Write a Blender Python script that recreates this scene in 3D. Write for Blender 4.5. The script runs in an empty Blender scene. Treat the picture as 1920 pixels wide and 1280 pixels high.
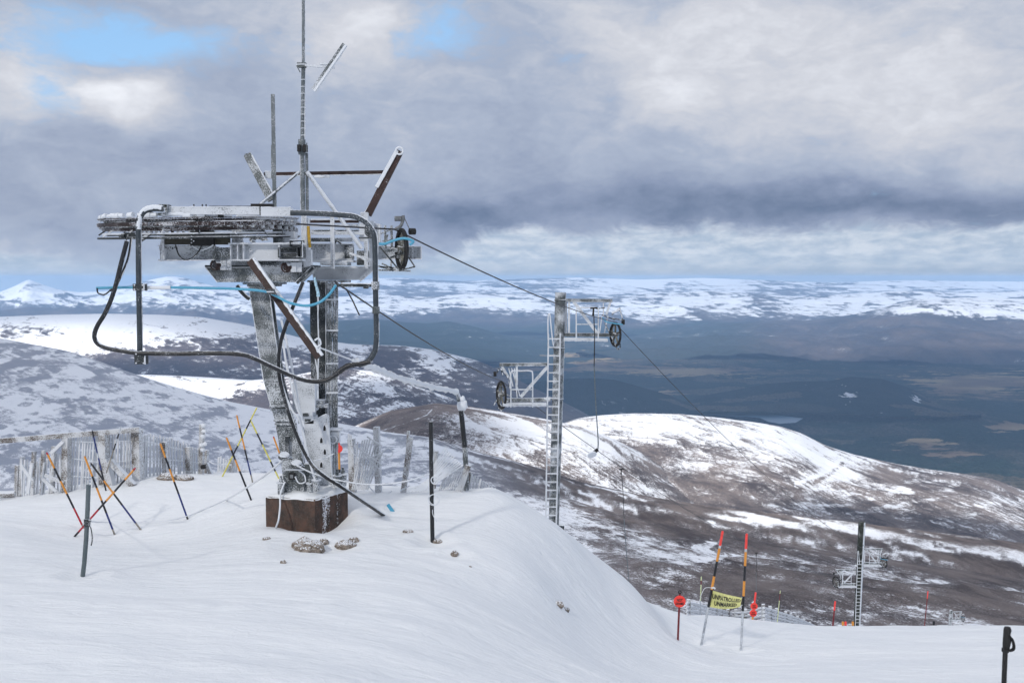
import bpy, math, random
import numpy as np
from mathutils import Vector, Matrix, noise as mnoise
random.seed(7)
rad = math.radians
SC = bpy.context.scene
COL = SC.collection

# ------------------------------------------------------------------ camera
F = 1866.67; PITCH = math.atan(117 / F)
cp, sp = math.cos(PITCH), math.sin(PITCH)
cam_d = bpy.data.cameras.new('camera'); cam = bpy.data.objects.new('camera', cam_d); COL.objects.link(cam)
cam_d.lens = 35; cam_d.sensor_width = 36; cam_d.clip_start = 0.1; cam_d.clip_end = 200000
cam.location = (0, 0, 0); cam.rotation_euler = (math.pi / 2 - PITCH, 0, 0)
cam_d.dof.use_dof = True; cam_d.dof.focus_distance = 15.5; cam_d.dof.aperture_fstop = 9
SC.camera = cam

def W(px, py, D):
    """the world point seen at photo pixel (px, py) whose distance along the view's ground axis is D"""
    x = (px - 960) / F; y = -(py - 640) / F
    dy = cp + y * sp; dz = -sp + y * cp
    k = D / dy
    return Vector((x * k, D, dz * k))

def Wn(px, py, D):
    x = (px - 960) / F; y = -(py - 640) / F
    dy = cp + y * sp; dz = -sp + y * cp
    k = D / dy
    return x * k, D + 0 * k, dz * k

# ------------------------------------------------------------------ light
SUN_EL, SUN_AZ = rad(33), rad(208)          # azimuth clockwise from +Y: the sun stands behind the camera, to the left
sun_dir = Vector((math.sin(SUN_AZ) * math.cos(SUN_EL), math.cos(SUN_AZ) * math.cos(SUN_EL), math.sin(SUN_EL)))
sd = bpy.data.lights.new('sun', 'SUN'); sun = bpy.data.objects.new('sun', sd); COL.objects.link(sun)
sd.energy = 3.3; sd.angle = rad(2.5); sd.color = (1.0, 0.95, 0.88)
sun.rotation_euler = sun_dir.to_track_quat('Z', 'Y').to_euler()

SC.view_settings.view_transform = 'Standard'; SC.view_settings.look = 'None'
SC.view_settings.exposure = 0.98; SC.view_settings.gamma = 1
SC.render.film_transparent = False
cy = SC.cycles
cy.use_denoising = True
cy.max_bounces = 6; cy.diffuse_bounces = 3; cy.glossy_bounces = 2; cy.transparent_max_bounces = 8; cy.volume_bounces = 1
cy.sample_clamp_indirect = 4

# ------------------------------------------------------------------ node helper
class NT:
    def __init__(s, tree): s.t = tree; s.n = tree.nodes; s.l = tree.links
    def new(s, typ, **kw):
        nd = s.n.new(typ)
        for k, v in kw.items(): setattr(nd, k, v)
        return nd
    def put(s, sock, v):
        if v is None: return
        if isinstance(v, bpy.types.NodeSocket): s.l.new(v, sock)
        else: sock.default_value = v
    def m(s, op, a, b=None, c=None, clamp=False):
        nd = s.new('ShaderNodeMath', operation=op); nd.use_clamp = clamp
        s.put(nd.inputs[0], a)
        if b is not None: s.put(nd.inputs[1], b)
        if c is not None: s.put(nd.inputs[2], c)
        return nd.outputs[0]
    def vm(s, op, a, b=None):
        nd = s.new('ShaderNodeVectorMath', operation=op); s.put(nd.inputs[0], a)
        if b is not None: s.put(nd.inputs[1], b)
        return nd.outputs[1] if op == 'DOT_PRODUCT' else nd.outputs[0]
    def noise(s, vec, scale, detail=4, rough=.55, dist=0.0, kind=None):
        nd = s.new('ShaderNodeTexNoise'); s.put(nd.inputs['Vector'], vec)
        nd.inputs['Scale'].default_value = scale; nd.inputs['Detail'].default_value = detail
        nd.inputs['Roughness'].default_value = rough; nd.inputs['Distortion'].default_value = dist
        return nd.outputs[0]
    def mix(s, f, a, b):
        nd = s.new('ShaderNodeMix', data_type='RGBA'); s.put(nd.inputs[0], f)
        s.put(nd.inputs[6], a if isinstance(a, bpy.types.NodeSocket) else (*a, 1)[:4])
        s.put(nd.inputs[7], b if isinstance(b, bpy.types.NodeSocket) else (*b, 1)[:4])
        return nd.outputs[2]
    def mr(s, v, a, b, c=0, d=1, smooth=True):
        nd = s.new('ShaderNodeMapRange'); nd.interpolation_type = 'SMOOTHSTEP' if smooth else 'LINEAR'
        s.put(nd.inputs[0], v)
        for i, q in enumerate((a, b, c, d)): s.put(nd.inputs[i + 1], q)
        return nd.outputs[0]
    def sc(s, vec, v):
        nd = s.new('ShaderNodeVectorMath', operation='MULTIPLY'); s.put(nd.inputs[0], vec); nd.inputs[1].default_value = v
        return nd.outputs[0]

# ------------------------------------------------------------------ sky
world = bpy.data.worlds.new('World'); SC.world = world; world.use_nodes = True
wt = NT(world.node_tree); wt.n.clear()
sky = wt.new('ShaderNodeTexSky', sky_type='NISHITA'); sky.sun_disc = False
sky.sun_elevation = SUN_EL; sky.sun_rotation = SUN_AZ; sky.altitude = 1000; sky.air_density = 1.0; sky.dust_density = .4
geo = wt.new('ShaderNodeTexCoord')
dirv = geo.outputs['Generated']
sep = wt.new('ShaderNodeSeparateXYZ'); wt.l.new(dirv, sep.inputs[0])
# sky coordinates: azimuth and elevation in degrees
az = wt.m('MULTIPLY', wt.m('ARCTAN2', sep.outputs[0], sep.outputs[1]), 57.2958)
el = wt.m('MULTIPLY', wt.m('ARCSINE', sep.outputs[2]), 57.2958)
def azel(px, py):
    v = W(px, py, 1.0).normalized()
    return math.degrees(math.atan2(v.x, v.y)), math.degrees(math.asin(v.z))
cmb = wt.new('ShaderNodeCombineXYZ'); wt.put(cmb.inputs[0], az); wt.put(cmb.inputs[1], wt.m('MULTIPLY', el, 1.9)); wt.put(cmb.inputs[2], 3.7)
P0 = cmb.outputs[0]
w1 = wt.new('ShaderNodeTexNoise'); wt.l.new(P0, w1.inputs['Vector']); w1.inputs['Scale'].default_value = .16; w1.inputs['Detail'].default_value = 5
warp = wt.sc(wt.vm('SUBTRACT', w1.outputs[1], (.5, .5, .5)), (9, 9, 0))
P1 = wt.vm('ADD', P0, warp)
sp1 = wt.new('ShaderNodeSeparateXYZ'); wt.l.new(wt.vm('ADD', P0, wt.sc(warp, (.55, .8, 0))), sp1.inputs[0])
AZ, EL = sp1.outputs[0], wt.m('DIVIDE', sp1.outputs[1], 1.9)
def blob(px, py, rx, ry, amt):
    a, e = azel(px, py); sx = rx / F * 57.3; sy = ry / F * 57.3
    u = wt.m('DIVIDE', wt.m('SUBTRACT', AZ, a), sx); v = wt.m('DIVIDE', wt.m('SUBTRACT', EL, e), sy)
    q = wt.m('ADD', wt.m('MULTIPLY', u, u), wt.m('MULTIPLY', v, v))
    return wt.m('MULTIPLY', wt.m('EXPONENT', wt.m('MULTIPLY', q, -1)), amt)
def total(bl):
    r = None
    for b in bl:
        g = blob(*b); r = g if r is None else wt.m('ADD', r, g)
    return r
big = wt.noise(P1, .09, 6, .5)
mid = wt.noise(P1, .30, 10, .62)
fine = wt.noise(P0, .9, 7, .6, .4)
cloudn = wt.m('ADD', wt.m('MULTIPLY', wt.m('SUBTRACT', big, .5), 1.0), wt.m('ADD', wt.m('MULTIPLY', wt.m('SUBTRACT', mid, .5), .62), wt.m('MULTIPLY', wt.m('SUBTRACT', fine, .5), .34)))
# where the blue shows through the deck
hole = total([(260, 78, 210, 50, 1.0), (92, 165, 55, 60, .6), (820, 45, 85, 50, .66), (600, 95, 60, 50, .34)])
holeF = wt.mr(wt.m('SUBTRACT', hole, wt.m('MULTIPLY', cloudn, 1.7)), .20, 1.0)
# brightness of the cloud: lit towers, dark undersides
lit = total([(245, 192, 115, 40, .36), (190, 178, 50, 22, .22), (700, 60, 80, 60, .25), (1500, 110, 460, 140, .27), (1285, 180, 60, 50, .18), (1750, 220, 260, 110, .14), (40, 200, 60, 80, .30),
             
             (1500, 385, 480, 40, -.42), (1100, 350, 300, 60, -.20), (880, 415, 130, 42, -.42), (620, 130, 90, 90, .10),
             (70, 270, 120, 80, -.14), (330, 300, 170, 70, -.14), (1000, 250, 200, 80, -.12), (430, 400, 260, 50, -.12), (430, 150, 90, 50, -.08), (130, 440, 160, 40, -.10), (60, 60, 80, 60, .1), (1900, 400, 200, 40, -.12), (1180, 60, 120, 60, .15)])
L = wt.m('ADD', wt.m('ADD', .49, lit), wt.m('MULTIPLY', cloudn, .62))
ramp = wt.new('ShaderNodeValToRGB'); cr = ramp.color_ramp; wt.l.new(L, ramp.inputs[0])
def s2l(*c): return tuple((((v / 255 + .055) / 1.055) ** 2.4 if v > 10 else v / 255 / 12.92) * .525 for v in c)
stops = [(0.0, s2l(108, 124, 152)), (.25, s2l(141, 154, 180)), (.5, s2l(170, 181, 201)), (.75, s2l(206, 209, 218)), (1.0, s2l(238, 241, 248))]
cr.elements[0].position = 0; cr.elements[0].color = (*stops[0][1], 1); cr.elements[1].position = 1; cr.elements[1].color = (*stops[-1][1], 1)
for p_, c_ in stops[1:-1]:
    e_ = cr.elements.new(p_); e_.color = (*c_, 1)
# low bright band of distant cumulus under the deck
band_n = wt.noise(wt.sc(P0, (1, 1.5, 1)), .55, 8, .6, .2)
lowc = wt.mix(wt.mr(band_n, .32, .70), s2l(170, 187, 207), s2l(210, 218, 229))
thr = wt.m('ADD', azel(960, 428)[1], wt.m('MULTIPLY', wt.m('SUBTRACT', mid, .5), 3.0))
# the deck's lower edge is ragged on the right and sinks to the hills on the left
thr2 = wt.m('SUBTRACT', thr, wt.mr(az, azel(980, 430)[0], azel(760, 430)[0], 0, 1.9))
lowF = wt.m('SUBTRACT', 1, wt.mr(el, wt.m('SUBTRACT', thr2, .55), wt.m('ADD', thr2, .35)))
# far murk just above the hills
murk = wt.mr(el, azel(960, 530)[1], azel(960, 470)[1], 1, 0)
cloudc = ramp.outputs[0]
bluec = wt.mix(.78, wt.sc(sky.outputs[0], (.11, .11, .11)), s2l(146, 192, 236))
c1 = wt.mix(holeF, cloudc, bluec)
c2 = wt.mix(lowF, c1, lowc)
c3 = wt.mix(wt.m('MULTIPLY', murk, .65), c2, s2l(186, 199, 213))
bg = wt.new('ShaderNodeBackground'); wt.l.new(c3, bg.inputs[0]); bg.inputs[1].default_value = 1.0
wo = wt.new('ShaderNodeOutputWorld'); wt.l.new(bg.outputs[0], wo.inputs[0])
world.cycles.sampling_method = 'MANUAL'; world.cycles.sample_map_resolution = 512

# ------------------------------------------------------------------ materials
MATS = {}
def newmat(name):
    m = bpy.data.materials.new(name); m.use_nodes = True
    t = NT(m.node_tree); t.n.clear()
    b = t.new('ShaderNodeBsdfPrincipled'); o = t.new('ShaderNodeOutputMaterial'); t.l.new(b.outputs[0], o.inputs[0])
    MATS[name] = m
    return m, t, b
def flat(name, col, rough=.6, metal=0, var=.25, scale=30):
    m, t, b = newmat(name)
    tc = t.new('ShaderNodeTexCoord').outputs['Object']
    n = t.noise(tc, scale, 4)
    f = t.mr(n, .3, .7)
    t.put(b.inputs['Base Color'], t.mix(f, tuple(c * (1 - var) for c in col), tuple(min(1, c * (1 + var)) for c in col)))
    b.inputs['Roughness'].default_value = rough; b.inputs['Metallic'].default_value = metal
    return m
RIME = (.80, .83, .87)
def frosted(name, col, col2, wind=.5, speck=.45, rough=.55, metal=.3, up=.9, side=.55, sscale=80, smax=.72):
    """metal or wood with rime frozen on the windward right side and on top, speckled elsewhere"""
    m, t, b = newmat(name)
    tc = t.new('ShaderNodeTexCoord').outputs['Object']
    g = t.new('ShaderNodeNewGeometry')
    n1 = t.noise(tc, sscale, 2, .6); n2 = t.noise(tc, 3.0, 4, .55); n3 = t.noise(tc, 40, 3, .6)
    base = t.mix(t.mr(n2, .35, .65), col, col2)
    d = t.vm('DOT_PRODUCT', g.outputs['Normal'], (side, -.08, up))
    a = t.m('ADD', d, t.m('MULTIPLY', t.m('SUBTRACT', n3, .5), .7))
    facing = t.mr(a, wind - .10, wind + .12)
    s = t.m('ADD', n1, t.m('MULTIPLY', t.m('SUBTRACT', n2, .5), .9))
    spk = t.mr(s, 1 - speck - .05, 1 - speck + .07, 0, smax)
    k = t.m('MAXIMUM', facing, spk)
    t.put(b.inputs['Base Color'], t.mix(k, base, RIME))
    t.put(b.inputs['Roughness'], t.m('ADD', rough, t.m('MULTIPLY', k, .3), clamp=True))
    t.put(b.inputs['Metallic'], t.m('MULTIPLY', t.m('SUBTRACT', 1, k), metal))
    bp = t.new('ShaderNodeBump'); bp.inputs['Strength'].default_value = .6; bp.inputs['Distance'].default_value = .01
    t.put(bp.inputs['Height'], t.m('MULTIPLY', n1, t.m('ADD', k, .25))); t.l.new(bp.outputs[0], b.inputs['Normal'])
    return m
STEEL = frosted('frosted_steel', (.085, .098, .10), (.15, .165, .17), .60, .47)
STEELW = frosted('heavily_rimed_steel', (.26, .28, .30), (.42, .44, .46), .12, .64)
STEELD = frosted('dark_painted_steel', (.022, .028, .032), (.05, .058, .062), .72, .36)
RUSTW = frosted('rimed_rusty_rim', (.020, .010, .009), (.045, .018, .014), .55, .44, metal=.1)
STEELM = frosted('mast_steel', (.12, .14, .15), (.20, .22, .23), .62, .36)
RUST = frosted('rusty_steel', (.020, .009, .008), (.042, .016, .012), .68, .26, metal=.1)
PIPE = frosted('black_plastic_pipe', (.008, .009, .011), (.018, .02, .024), .82, .27, rough=.35, metal=0)
GUARD = frosted('coated_guard_tube', (.035, .045, .055), (.055, .068, .08), .80, .27, rough=.4, metal=.2)
RIMEM = frosted('rime_ice', (.78, .81, .85), (.84, .86, .89), .2, .8, rough=.8, metal=0)
WOODF = frosted('rimed_grey_wood', (.13, .11, .095), (.24, .215, .19), .50, .55, rough=.85, metal=0)
WOODW = frosted('rimed_paling_wood', (.32, .31, .305), (.50, .49, .485), .12, .72, rough=.85, metal=0)
RUBBER = flat('black_rubber', (.012, .012, .013), .7)
OLIVE = flat('olive_painted_plate', (.03, .028, .018), .6)
BLUEH = frosted('blue_plastic_hose', (.07, .34, .52), (.10, .40, .58), .98, .20, rough=.4, metal=0)
ICEBL = flat('iced_blue_rag', (.45, .68, .80), .6)
YEL = flat('yellow_tube', (.50, .30, .03), .5)
WIRE = flat('steel_wire_rope', (.05, .05, .055), .5, .5)
WIREW = frosted('rimed_wire', (.42, .44, .46), (.5, .52, .54), .1, .7, metal=0)
TAPE = {'o': flat('orange_tape', (.72, .30, .05), .5, var=.15, scale=60), 'k': flat('black_tape', (.012, .013, .018), .45, scale=60),
        'r': flat('crimson_paint', (.42, .02, .035), .5), 'b': flat('navy_paint', (.015, .03, .16), .45), 'y': flat('yellow_tape', (.66, .60, .14), .5, var=.15, scale=60),
        'g': flat('bare_cane', (.30, .28, .25), .7), 'R': flat('fluorescent_red', (.88, .07, .06), .5, var=.12), 'w': flat('pale_aluminium', (.50, .53, .57), .4, .2),
        'm': flat('maroon_paint', (.16, .012, .018), .5), 's': flat('grey_galvanised', (.14, .17, .19), .45, .4), 'l': flat('pale_lime_tape', (.62, .68, .38), .5)}
DISC = flat('fluorescent_red_plastic', (.90, .055, .04), .45, var=.06)
BANNER = flat('faded_yellow_vinyl', (.62, .62, .25), .6, var=.12, scale=14)
INK = flat('black_print', (.02, .02, .02), .6)
SHEAVE = frosted('cast_sheave', (.10, .10, .085), (.17, .165, .14), .8, .34, metal=.4)
GREY = flat('grey_cast_iron', (.17, .18, .19), .6, .2)

# timber-faced footing, dark brown with vertical runs of ice
m, t, b = newmat('rusted_footing_shuttering')
tc = t.new('ShaderNodeTexCoord').outputs['Object']
n2 = t.noise(t.sc(tc, (1, 1, .8)), 6, 6, .7); n1 = t.noise(tc, 45, 4, .65); n3 = t.noise(t.sc(tc, (1, 1, .12)), 2.6, 3)
base = t.mix(t.mr(n2, .35, .68), (.040, .030, .026), (.125, .070, .050)); base = t.mix(t.mr(n1, .45, .7, 0, .5), base, (.09, .085, .075))
g = t.new('ShaderNodeNewGeometry'); dx = t.vm('DOT_PRODUCT', g.outputs['Normal'], (1, 0, .6))
n4 = t.noise(t.sc(tc, (1, 1, .06)), 4.5, 2); ice = t.mr(t.m('ADD', t.m('ADD', t.m('MULTIPLY', dx, .16), t.m('MULTIPLY', n1, .42)), t.m('MULTIPLY', n4, .85)), .81, .86)
t.put(b.inputs['Base Color'], t.mix(ice, base, (.78, .8, .84))); b.inputs['Roughness'].default_value = .85
bp = t.new('ShaderNodeBump'); bp.inputs['Strength'].default_value = .5; bp.inputs['Distance'].default_value = .01; t.put(bp.inputs['Height'], n1); t.l.new(bp.outputs[0], b.inputs['Normal'])
FOOT = m
# rocks with blown snow
m, t, b = newmat('snow_blown_rock')
tc = t.new('ShaderNodeTexCoord').outputs['Object']; g = t.new('ShaderNodeNewGeometry')
n1 = t.noise(tc, 22, 5, .65); n2 = t.noise(tc, 60, 3, .6)
up = t.vm('DOT_PRODUCT', g.outputs['Normal'], (.15, -.1, 1))
k = t.mr(t.m('ADD', up, t.m('MULTIPLY', t.m('SUBTRACT', n2, .5), 2.6)), .75, 1.0)
t.put(b.inputs['Base Color'], t.mix(k, t.mix(t.mr(n1, .35, .65), (.13, .105, .085), (.33, .28, .235)), (.82, .84, .87))); b.inputs['Roughness'].default_value = .9
bp = t.new('ShaderNodeBump'); bp.inputs['Strength'].default_value = .8; bp.inputs['Distance'].default_value = .02; t.put(bp.inputs['Height'], n1); t.l.new(bp.outputs[0], b.inputs['Normal'])
ROCK = m
# near snow
m, t, b = newmat('wind_packed_snow')
tc = t.new('ShaderNodeTexCoord').outputs['Object']
nA = t.noise(t.sc(tc, (.6, 1.5, 1)), 1.1, 6, .6, .3); nB = t.noise(t.sc(tc, (.5, 1.4, 1)), 7, 5, .62, .4); nC = t.noise(tc, 60, 3, .6)
dirt = t.noise(t.sc(tc, (.5, 1, 1)), .55, 4)
t.put(b.inputs['Base Color'], t.mix(t.mr(dirt, .35, .7), (.875, .89, .90), (.845, .865, .88)))
b.inputs['Roughness'].default_value = .75; b.inputs['Subsurface Weight'].default_value = 0
h = t.m('ADD', t.m('MULTIPLY', nA, .085), t.m('ADD', t.m('MULTIPLY', nB, .030), t.m('MULTIPLY', nC, .0045)))
bp = t.new('ShaderNodeBump'); bp.inputs['Strength'].default_value = .8; bp.inputs['Distance'].default_value = 1.0; t.put(bp.inputs['Height'], h); t.l.new(bp.outputs[0], b.inputs['Normal'])
SNOW = m

# ------------------------------------------------------------------ numpy noise
def _h(ix, iy, seed):
    n = (ix.astype(np.int64) * 374761393 + iy.astype(np.int64) * 668265263 + seed * 1274126177) & 0xffffffff
    n = ((n ^ (n >> 13)) * 1274126177) & 0xffffffff
    return ((n ^ (n >> 16)) & 0xffff) / 65535.0
def vnoise(x, y, seed):
    ix = np.floor(x); iy = np.floor(y); fx = x - ix; fy = y - iy
    fx = fx * fx * fx * (fx * (fx * 6 - 15) + 10); fy = fy * fy * fy * (fy * (fy * 6 - 15) + 10)
    a = _h(ix, iy, seed); b_ = _h(ix + 1, iy, seed); c = _h(ix, iy + 1, seed); d = _h(ix + 1, iy + 1, seed)
    return a + (b_ - a) * fx + (c - a) * fy + (a - b_ - c + d) * fx * fy
def fbm(x, y, octv=5, seed=1, rough=.5, ridged=False):
    r = 0; amp = 1; tot = 0
    for o in range(octv):
        ca, sa = math.cos(o * .9 + .3), math.sin(o * .9 + .3)
        n = vnoise((x * ca - y * sa) * 2 ** o + 17.3 * o, (x * sa + y * ca) * 2 ** o - 9.1 * o, seed + o)
        if ridged: n = 1 - np.abs(2 * n - 1)
        r = r + n * amp; tot += amp; amp *= rough
    return r / tot
def sstep(a, b_, x):
    t_ = np.clip((x - a) / (b_ - a), 0, 1); return t_ * t_ * (3 - 2 * t_)

# ------------------------------------------------------------------ object helpers
def tag(o, label=None, cat=None, group=None, kind=None):
    if label: o['label'] = label
    if cat: o['category'] = cat
    if group: o['group'] = group
    if kind: o['kind'] = kind
    return o
def empty(name, loc, label, cat, group=None):
    o = bpy.data.objects.new(name, None); COL.objects.link(o); o.location = loc; o.empty_display_size = .1
    o['_l'] = 0; del o['_l']
    return tag(o, label, cat, group)
def grid_mesh(name, X, Y, Z, mat, attrs=None, kind='structure', smooth=True):
    nr, nc = X.shape
    co = np.stack([X, Y, Z], -1).reshape(-1, 3).astype(np.float32)
    i = np.arange(nr * nc).reshape(nr, nc)
    q = np.stack([i[:-1, :-1], i[:-1, 1:], i[1:, 1:], i[1:, :-1]], -1).reshape(-1, 4)
    # make the faces look up
    a, b_, c = co[q[0, 0]], co[q[0, 1]], co[q[0, 2]]
    if np.cross(b_ - a, c - a)[2] < 0: q = q[:, ::-1]
    me = bpy.data.meshes.new(name)
    me.vertices.add(len(co)); me.vertices.foreach_set('co', co.ravel())
    me.loops.add(q.size); me.loops.foreach_set('vertex_index', q.ravel().astype(np.int32))
    me.polygons.add(len(q)); me.polygons.foreach_set('loop_start', np.arange(0, q.size, 4, dtype=np.int32))
    me.update(calc_edges=True)
    if smooth: me.polygons.foreach_set('use_smooth', np.ones(len(q), bool))
    for k, v in (attrs or {}).items():
        at = me.attributes.new(k, 'FLOAT', 'POINT'); at.data.foreach_set('value', v.reshape(-1).astype(np.float32))
    me.materials.append(mat)
    o = bpy.data.objects.new(name, me); COL.objects.link(o)
    if kind: o['kind'] = kind
    return o

class MB:
    """collects shapes (world or local coordinates) into ONE mesh object"""
    def __init__(s): s.v = []; s.f = []; s.mi = []; s.sm = []
    def add(s, vs, fs, mi=0, smooth=False):
        b0 = len(s.v); s.v += [tuple(v) for v in vs]
        for f in fs: s.f.append(tuple(b0 + i for i in f)); s.mi.append(mi); s.sm.append(smooth)
    def hexa(s, p, mi=0):        # 4 front corners then 4 back corners
        s.add(p, [(0, 1, 2, 3), (7, 6, 5, 4), (0, 4, 5, 1), (1, 5, 6, 2), (2, 6, 7, 3), (3, 7, 4, 0)], mi)
    def box(s, a, b_, mi=0):
        x0, y0, z0 = a; x1, y1, z1 = b_
        s.hexa([(x0, y0, z0), (x1, y0, z0), (x1, y0, z1), (x0, y0, z1), (x0, y1, z0), (x1, y1, z0), (x1, y1, z1), (x0, y1, z1)], mi)
    def pbox(s, x0, y0, x1, y1, D, depth, mi=0):       # box whose front face fills these photo pixels at distance D
        a = W(x0, y1, D); b_ = W(x1, y0, D); s.box((a.x, D, a.z), (b_.x, D + depth, b_.z), mi)
    def ppoly(s, pts, D, depth, mi=0):
        f = [W(x, y, D) for x, y in pts]; b_ = [Vector((p.x, p.y + depth, p.z)) for p in f]; n = len(f)
        area = sum(f[i].x * f[(i + 1) % n].z - f[(i + 1) % n].x * f[i].z for i in range(n))
        if area < 0: f.reverse(); b_.reverse()
        s.add(f + b_, [tuple(range(n)), tuple(range(2 * n - 1, n - 1, -1))] + [(i, n + i, n + (i + 1) % n, (i + 1) % n) for i in range(n)], mi)
    def bar(s, p, q, w, h=None, mi=0, up=Vector((0, 1, 0))):
        p = Vector(p); q = Vector(q); h = h or w; d = (q - p).normalized()
        if abs(d.dot(up)) > .95: up = Vector((0, 0, 1))
        a = d.cross(up).normalized() * w / 2; b_ = d.cross(a).normalized() * h / 2
        s.hexa([p - a - b_, p + a - b_, p + a + b_, p - a + b_, q - a - b_, q + a - b_, q + a + b_, q - a + b_], mi)
    def ibeam(s, p, q, h, w, t_=.012, mi=0):           # flanges top and bottom, web between; runs p -> q, depth along Y
        p = Vector(p); q = Vector(q); z = Vector((0, 0, h / 2 - t_ / 2))
        s.bar(p + z, q + z, t_, w, mi, Vector((0, 1, 0))); s.bar(p - z, q - z, t_, w, mi, Vector((0, 1, 0)))
        s.bar(p, q, h - 2 * t_, t_, mi, Vector((0, 1, 0)))
    def tube(s, pts, r, n=8, mi=0, caps=True, jit=0):
        pts = [Vector(p) for p in pts]; rs = r if isinstance(r, (list, tuple)) else [r] * len(pts)
        rings = []; prev = None
        for i, p in enumerate(pts):
            d = (pts[min(i + 1, len(pts) - 1)] - pts[max(i - 1, 0)]).normalized()
            if prev is None:
                u = Vector((0, 0, 1)) if abs(d.z) < .9 else Vector((1, 0, 0))
                a = d.cross(u).normalized()
            else:
                a = (prev - d * prev.dot(d)).normalized()
            prev = a; b_ = d.cross(a)
            rings.append([p + (a * math.cos(2 * math.pi * k / n) + b_ * math.sin(2 * math.pi * k / n)) * rs[i] * (1 + random.uniform(-jit, jit)) for k in range(n)])
        vs = [v for rg in rings for v in rg]
        fs = [(i * n + k, i * n + (k + 1) % n, (i + 1) * n + (k + 1) % n, (i + 1) * n + k) for i in range(len(pts) - 1) for k in range(n)]
        s.add(vs, fs, mi, True)
        if caps:
            s.add(rings[0], [tuple(range(n))[::-1]], mi); s.add(rings[-1], [tuple(range(n))], mi)
    def cyl(s, p, q, r, n=16, mi=0): s.tube([p, q], r, n, mi)
    def ring(s, c, axis, R, r, n=32, m_=8, mi=0, sq=None):   # torus (or square-section hoop) about axis
        c = Vector(c); axis = Vector(axis).normalized(); u = Vector((0, 0, 1)) if abs(axis.z) < .9 else Vector((1, 0, 0))
        a = axis.cross(u).normalized(); b_ = axis.cross(a)
        vs = []; fs = []
        for i in range(n):
            e = a * math.cos(2 * math.pi * i / n) + b_ * math.sin(2 * math.pi * i / n)
            if sq:
                m2 = 4
                for (du, dv) in ((-1, -1), (1, -1), (1, 1), (-1, 1)): vs.append(c + e * (R + du * r) + axis * dv * sq)
            else:
                m2 = m_
                for k in range(m2):
                    th = 2 * math.pi * k / m2; vs.append(c + e * (R + r * math.cos(th)) + axis * r * math.sin(th))
        for i in range(n):
            for k in range(m2): fs.append((i * m2 + k, ((i + 1) % n) * m2 + k, ((i + 1) % n) * m2 + (k + 1) % m2, i * m2 + (k + 1) % m2))
        s.add(vs, fs, mi, not sq)
    def rime(s, pts, size, per_m, mi=1, d=Vector((1, -.25, .25)), off=0.0, spread=.5):
        """feathers of rime growing to windward along a line"""
        pts = [Vector(p) for p in pts]; dn_ = d.normalized()
        if (pts[-1] - pts[0]).length > .08:
            line = []
            for p, q in zip(pts[:-1], pts[1:]):
                m_ = max(1, int((q - p).length / .05)); line += [p.lerp(q, k / m_) + dn_ * (off + random.uniform(-.15, .25) * size) for k in range(m_)]
            line.append(pts[-1] + dn_ * off); s.tube(line, [size * random.uniform(.42, .85) for _ in line], 5, mi, jit=.25)
        size = size * .8
        for p, q in zip(pts[:-1], pts[1:]):
            L_ = (q - p).length
            for _ in range(max(1, int(L_ * per_m))):
                t_ = random.random(); c = p.lerp(q, t_) + d.normalized() * off
                k = (d + Vector((random.gauss(0, spread), random.gauss(0, spread), random.gauss(0, spread)))).normalized()
                ln = size * random.uniform(.5, 1.5); w_ = size * random.uniform(.35, .7)
                a = k.cross(Vector((0, 1, .3))).normalized() * w_; b_ = k.cross(a).normalized() * w_
                s.add([c - a * .6 - k * size * .3, c + a * .6 - k * size * .3, c + b_ - k * size * .3, c + k * ln], [(0, 1, 3), (1, 2, 3), (2, 0, 3), (0, 2, 1)], mi)
    def build(s, name, mats, parent=None, at=None, label=None):
        """links the mesh; its origin goes to the parent (children) or to `at`"""
        if not isinstance(mats, (list, tuple)): mats = [mats]
        org = Vector(at) if at is not None else (parent.matrix_world.translation.copy() if parent is not None else Vector((0, 0, 0)))
        if parent is not None: org = abs_loc(parent)
        me = bpy.data.meshes.new(name)
        me.from_pydata([(v[0] - org.x, v[1] - org.y, v[2] - org.z) for v in s.v], [], s.f)
        for m_ in mats: me.materials.append(m_)
        me.polygons.foreach_set('material_index', s.mi); me.polygons.foreach_set('use_smooth', s.sm)
        me.update()
        o = bpy.data.objects.new(name, me); COL.objects.link(o)
        if parent is not None: o.parent = parent
        else: o.location = org
        if label: o['label'] = label
        return o
def abs_loc(o):
    v = Vector(o.location)
    while o.parent is not None: o = o.parent; v = v + Vector(o.location)
    return v
def spline(pts, n=8):
    pts = [Vector(p) for p in pts]; out = []
    for i in range(len(pts) - 1):
        p0 = pts[max(i - 1, 0)]; p1 = pts[i]; p2 = pts[i + 1]; p3 = pts[min(i + 2, len(pts) - 1)]
        for k in range(n):
            t_ = k / n
            out.append(.5 * ((2 * p1) + (p2 - p0) * t_ + (2 * p0 - 5 * p1 + 4 * p2 - p3) * t_ ** 2 + (3 * p1 - p0 - 3 * p2 + p3) * t_ ** 3))
    out.append(pts[-1]); return out
def WP(pts, D=None, n=8):            # smooth line through photo pixels; items (x, y) at D or (x, y, D)
    return spline([W(p[0], p[1], p[2] if len(p) > 2 else D) for p in pts], n)

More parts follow.
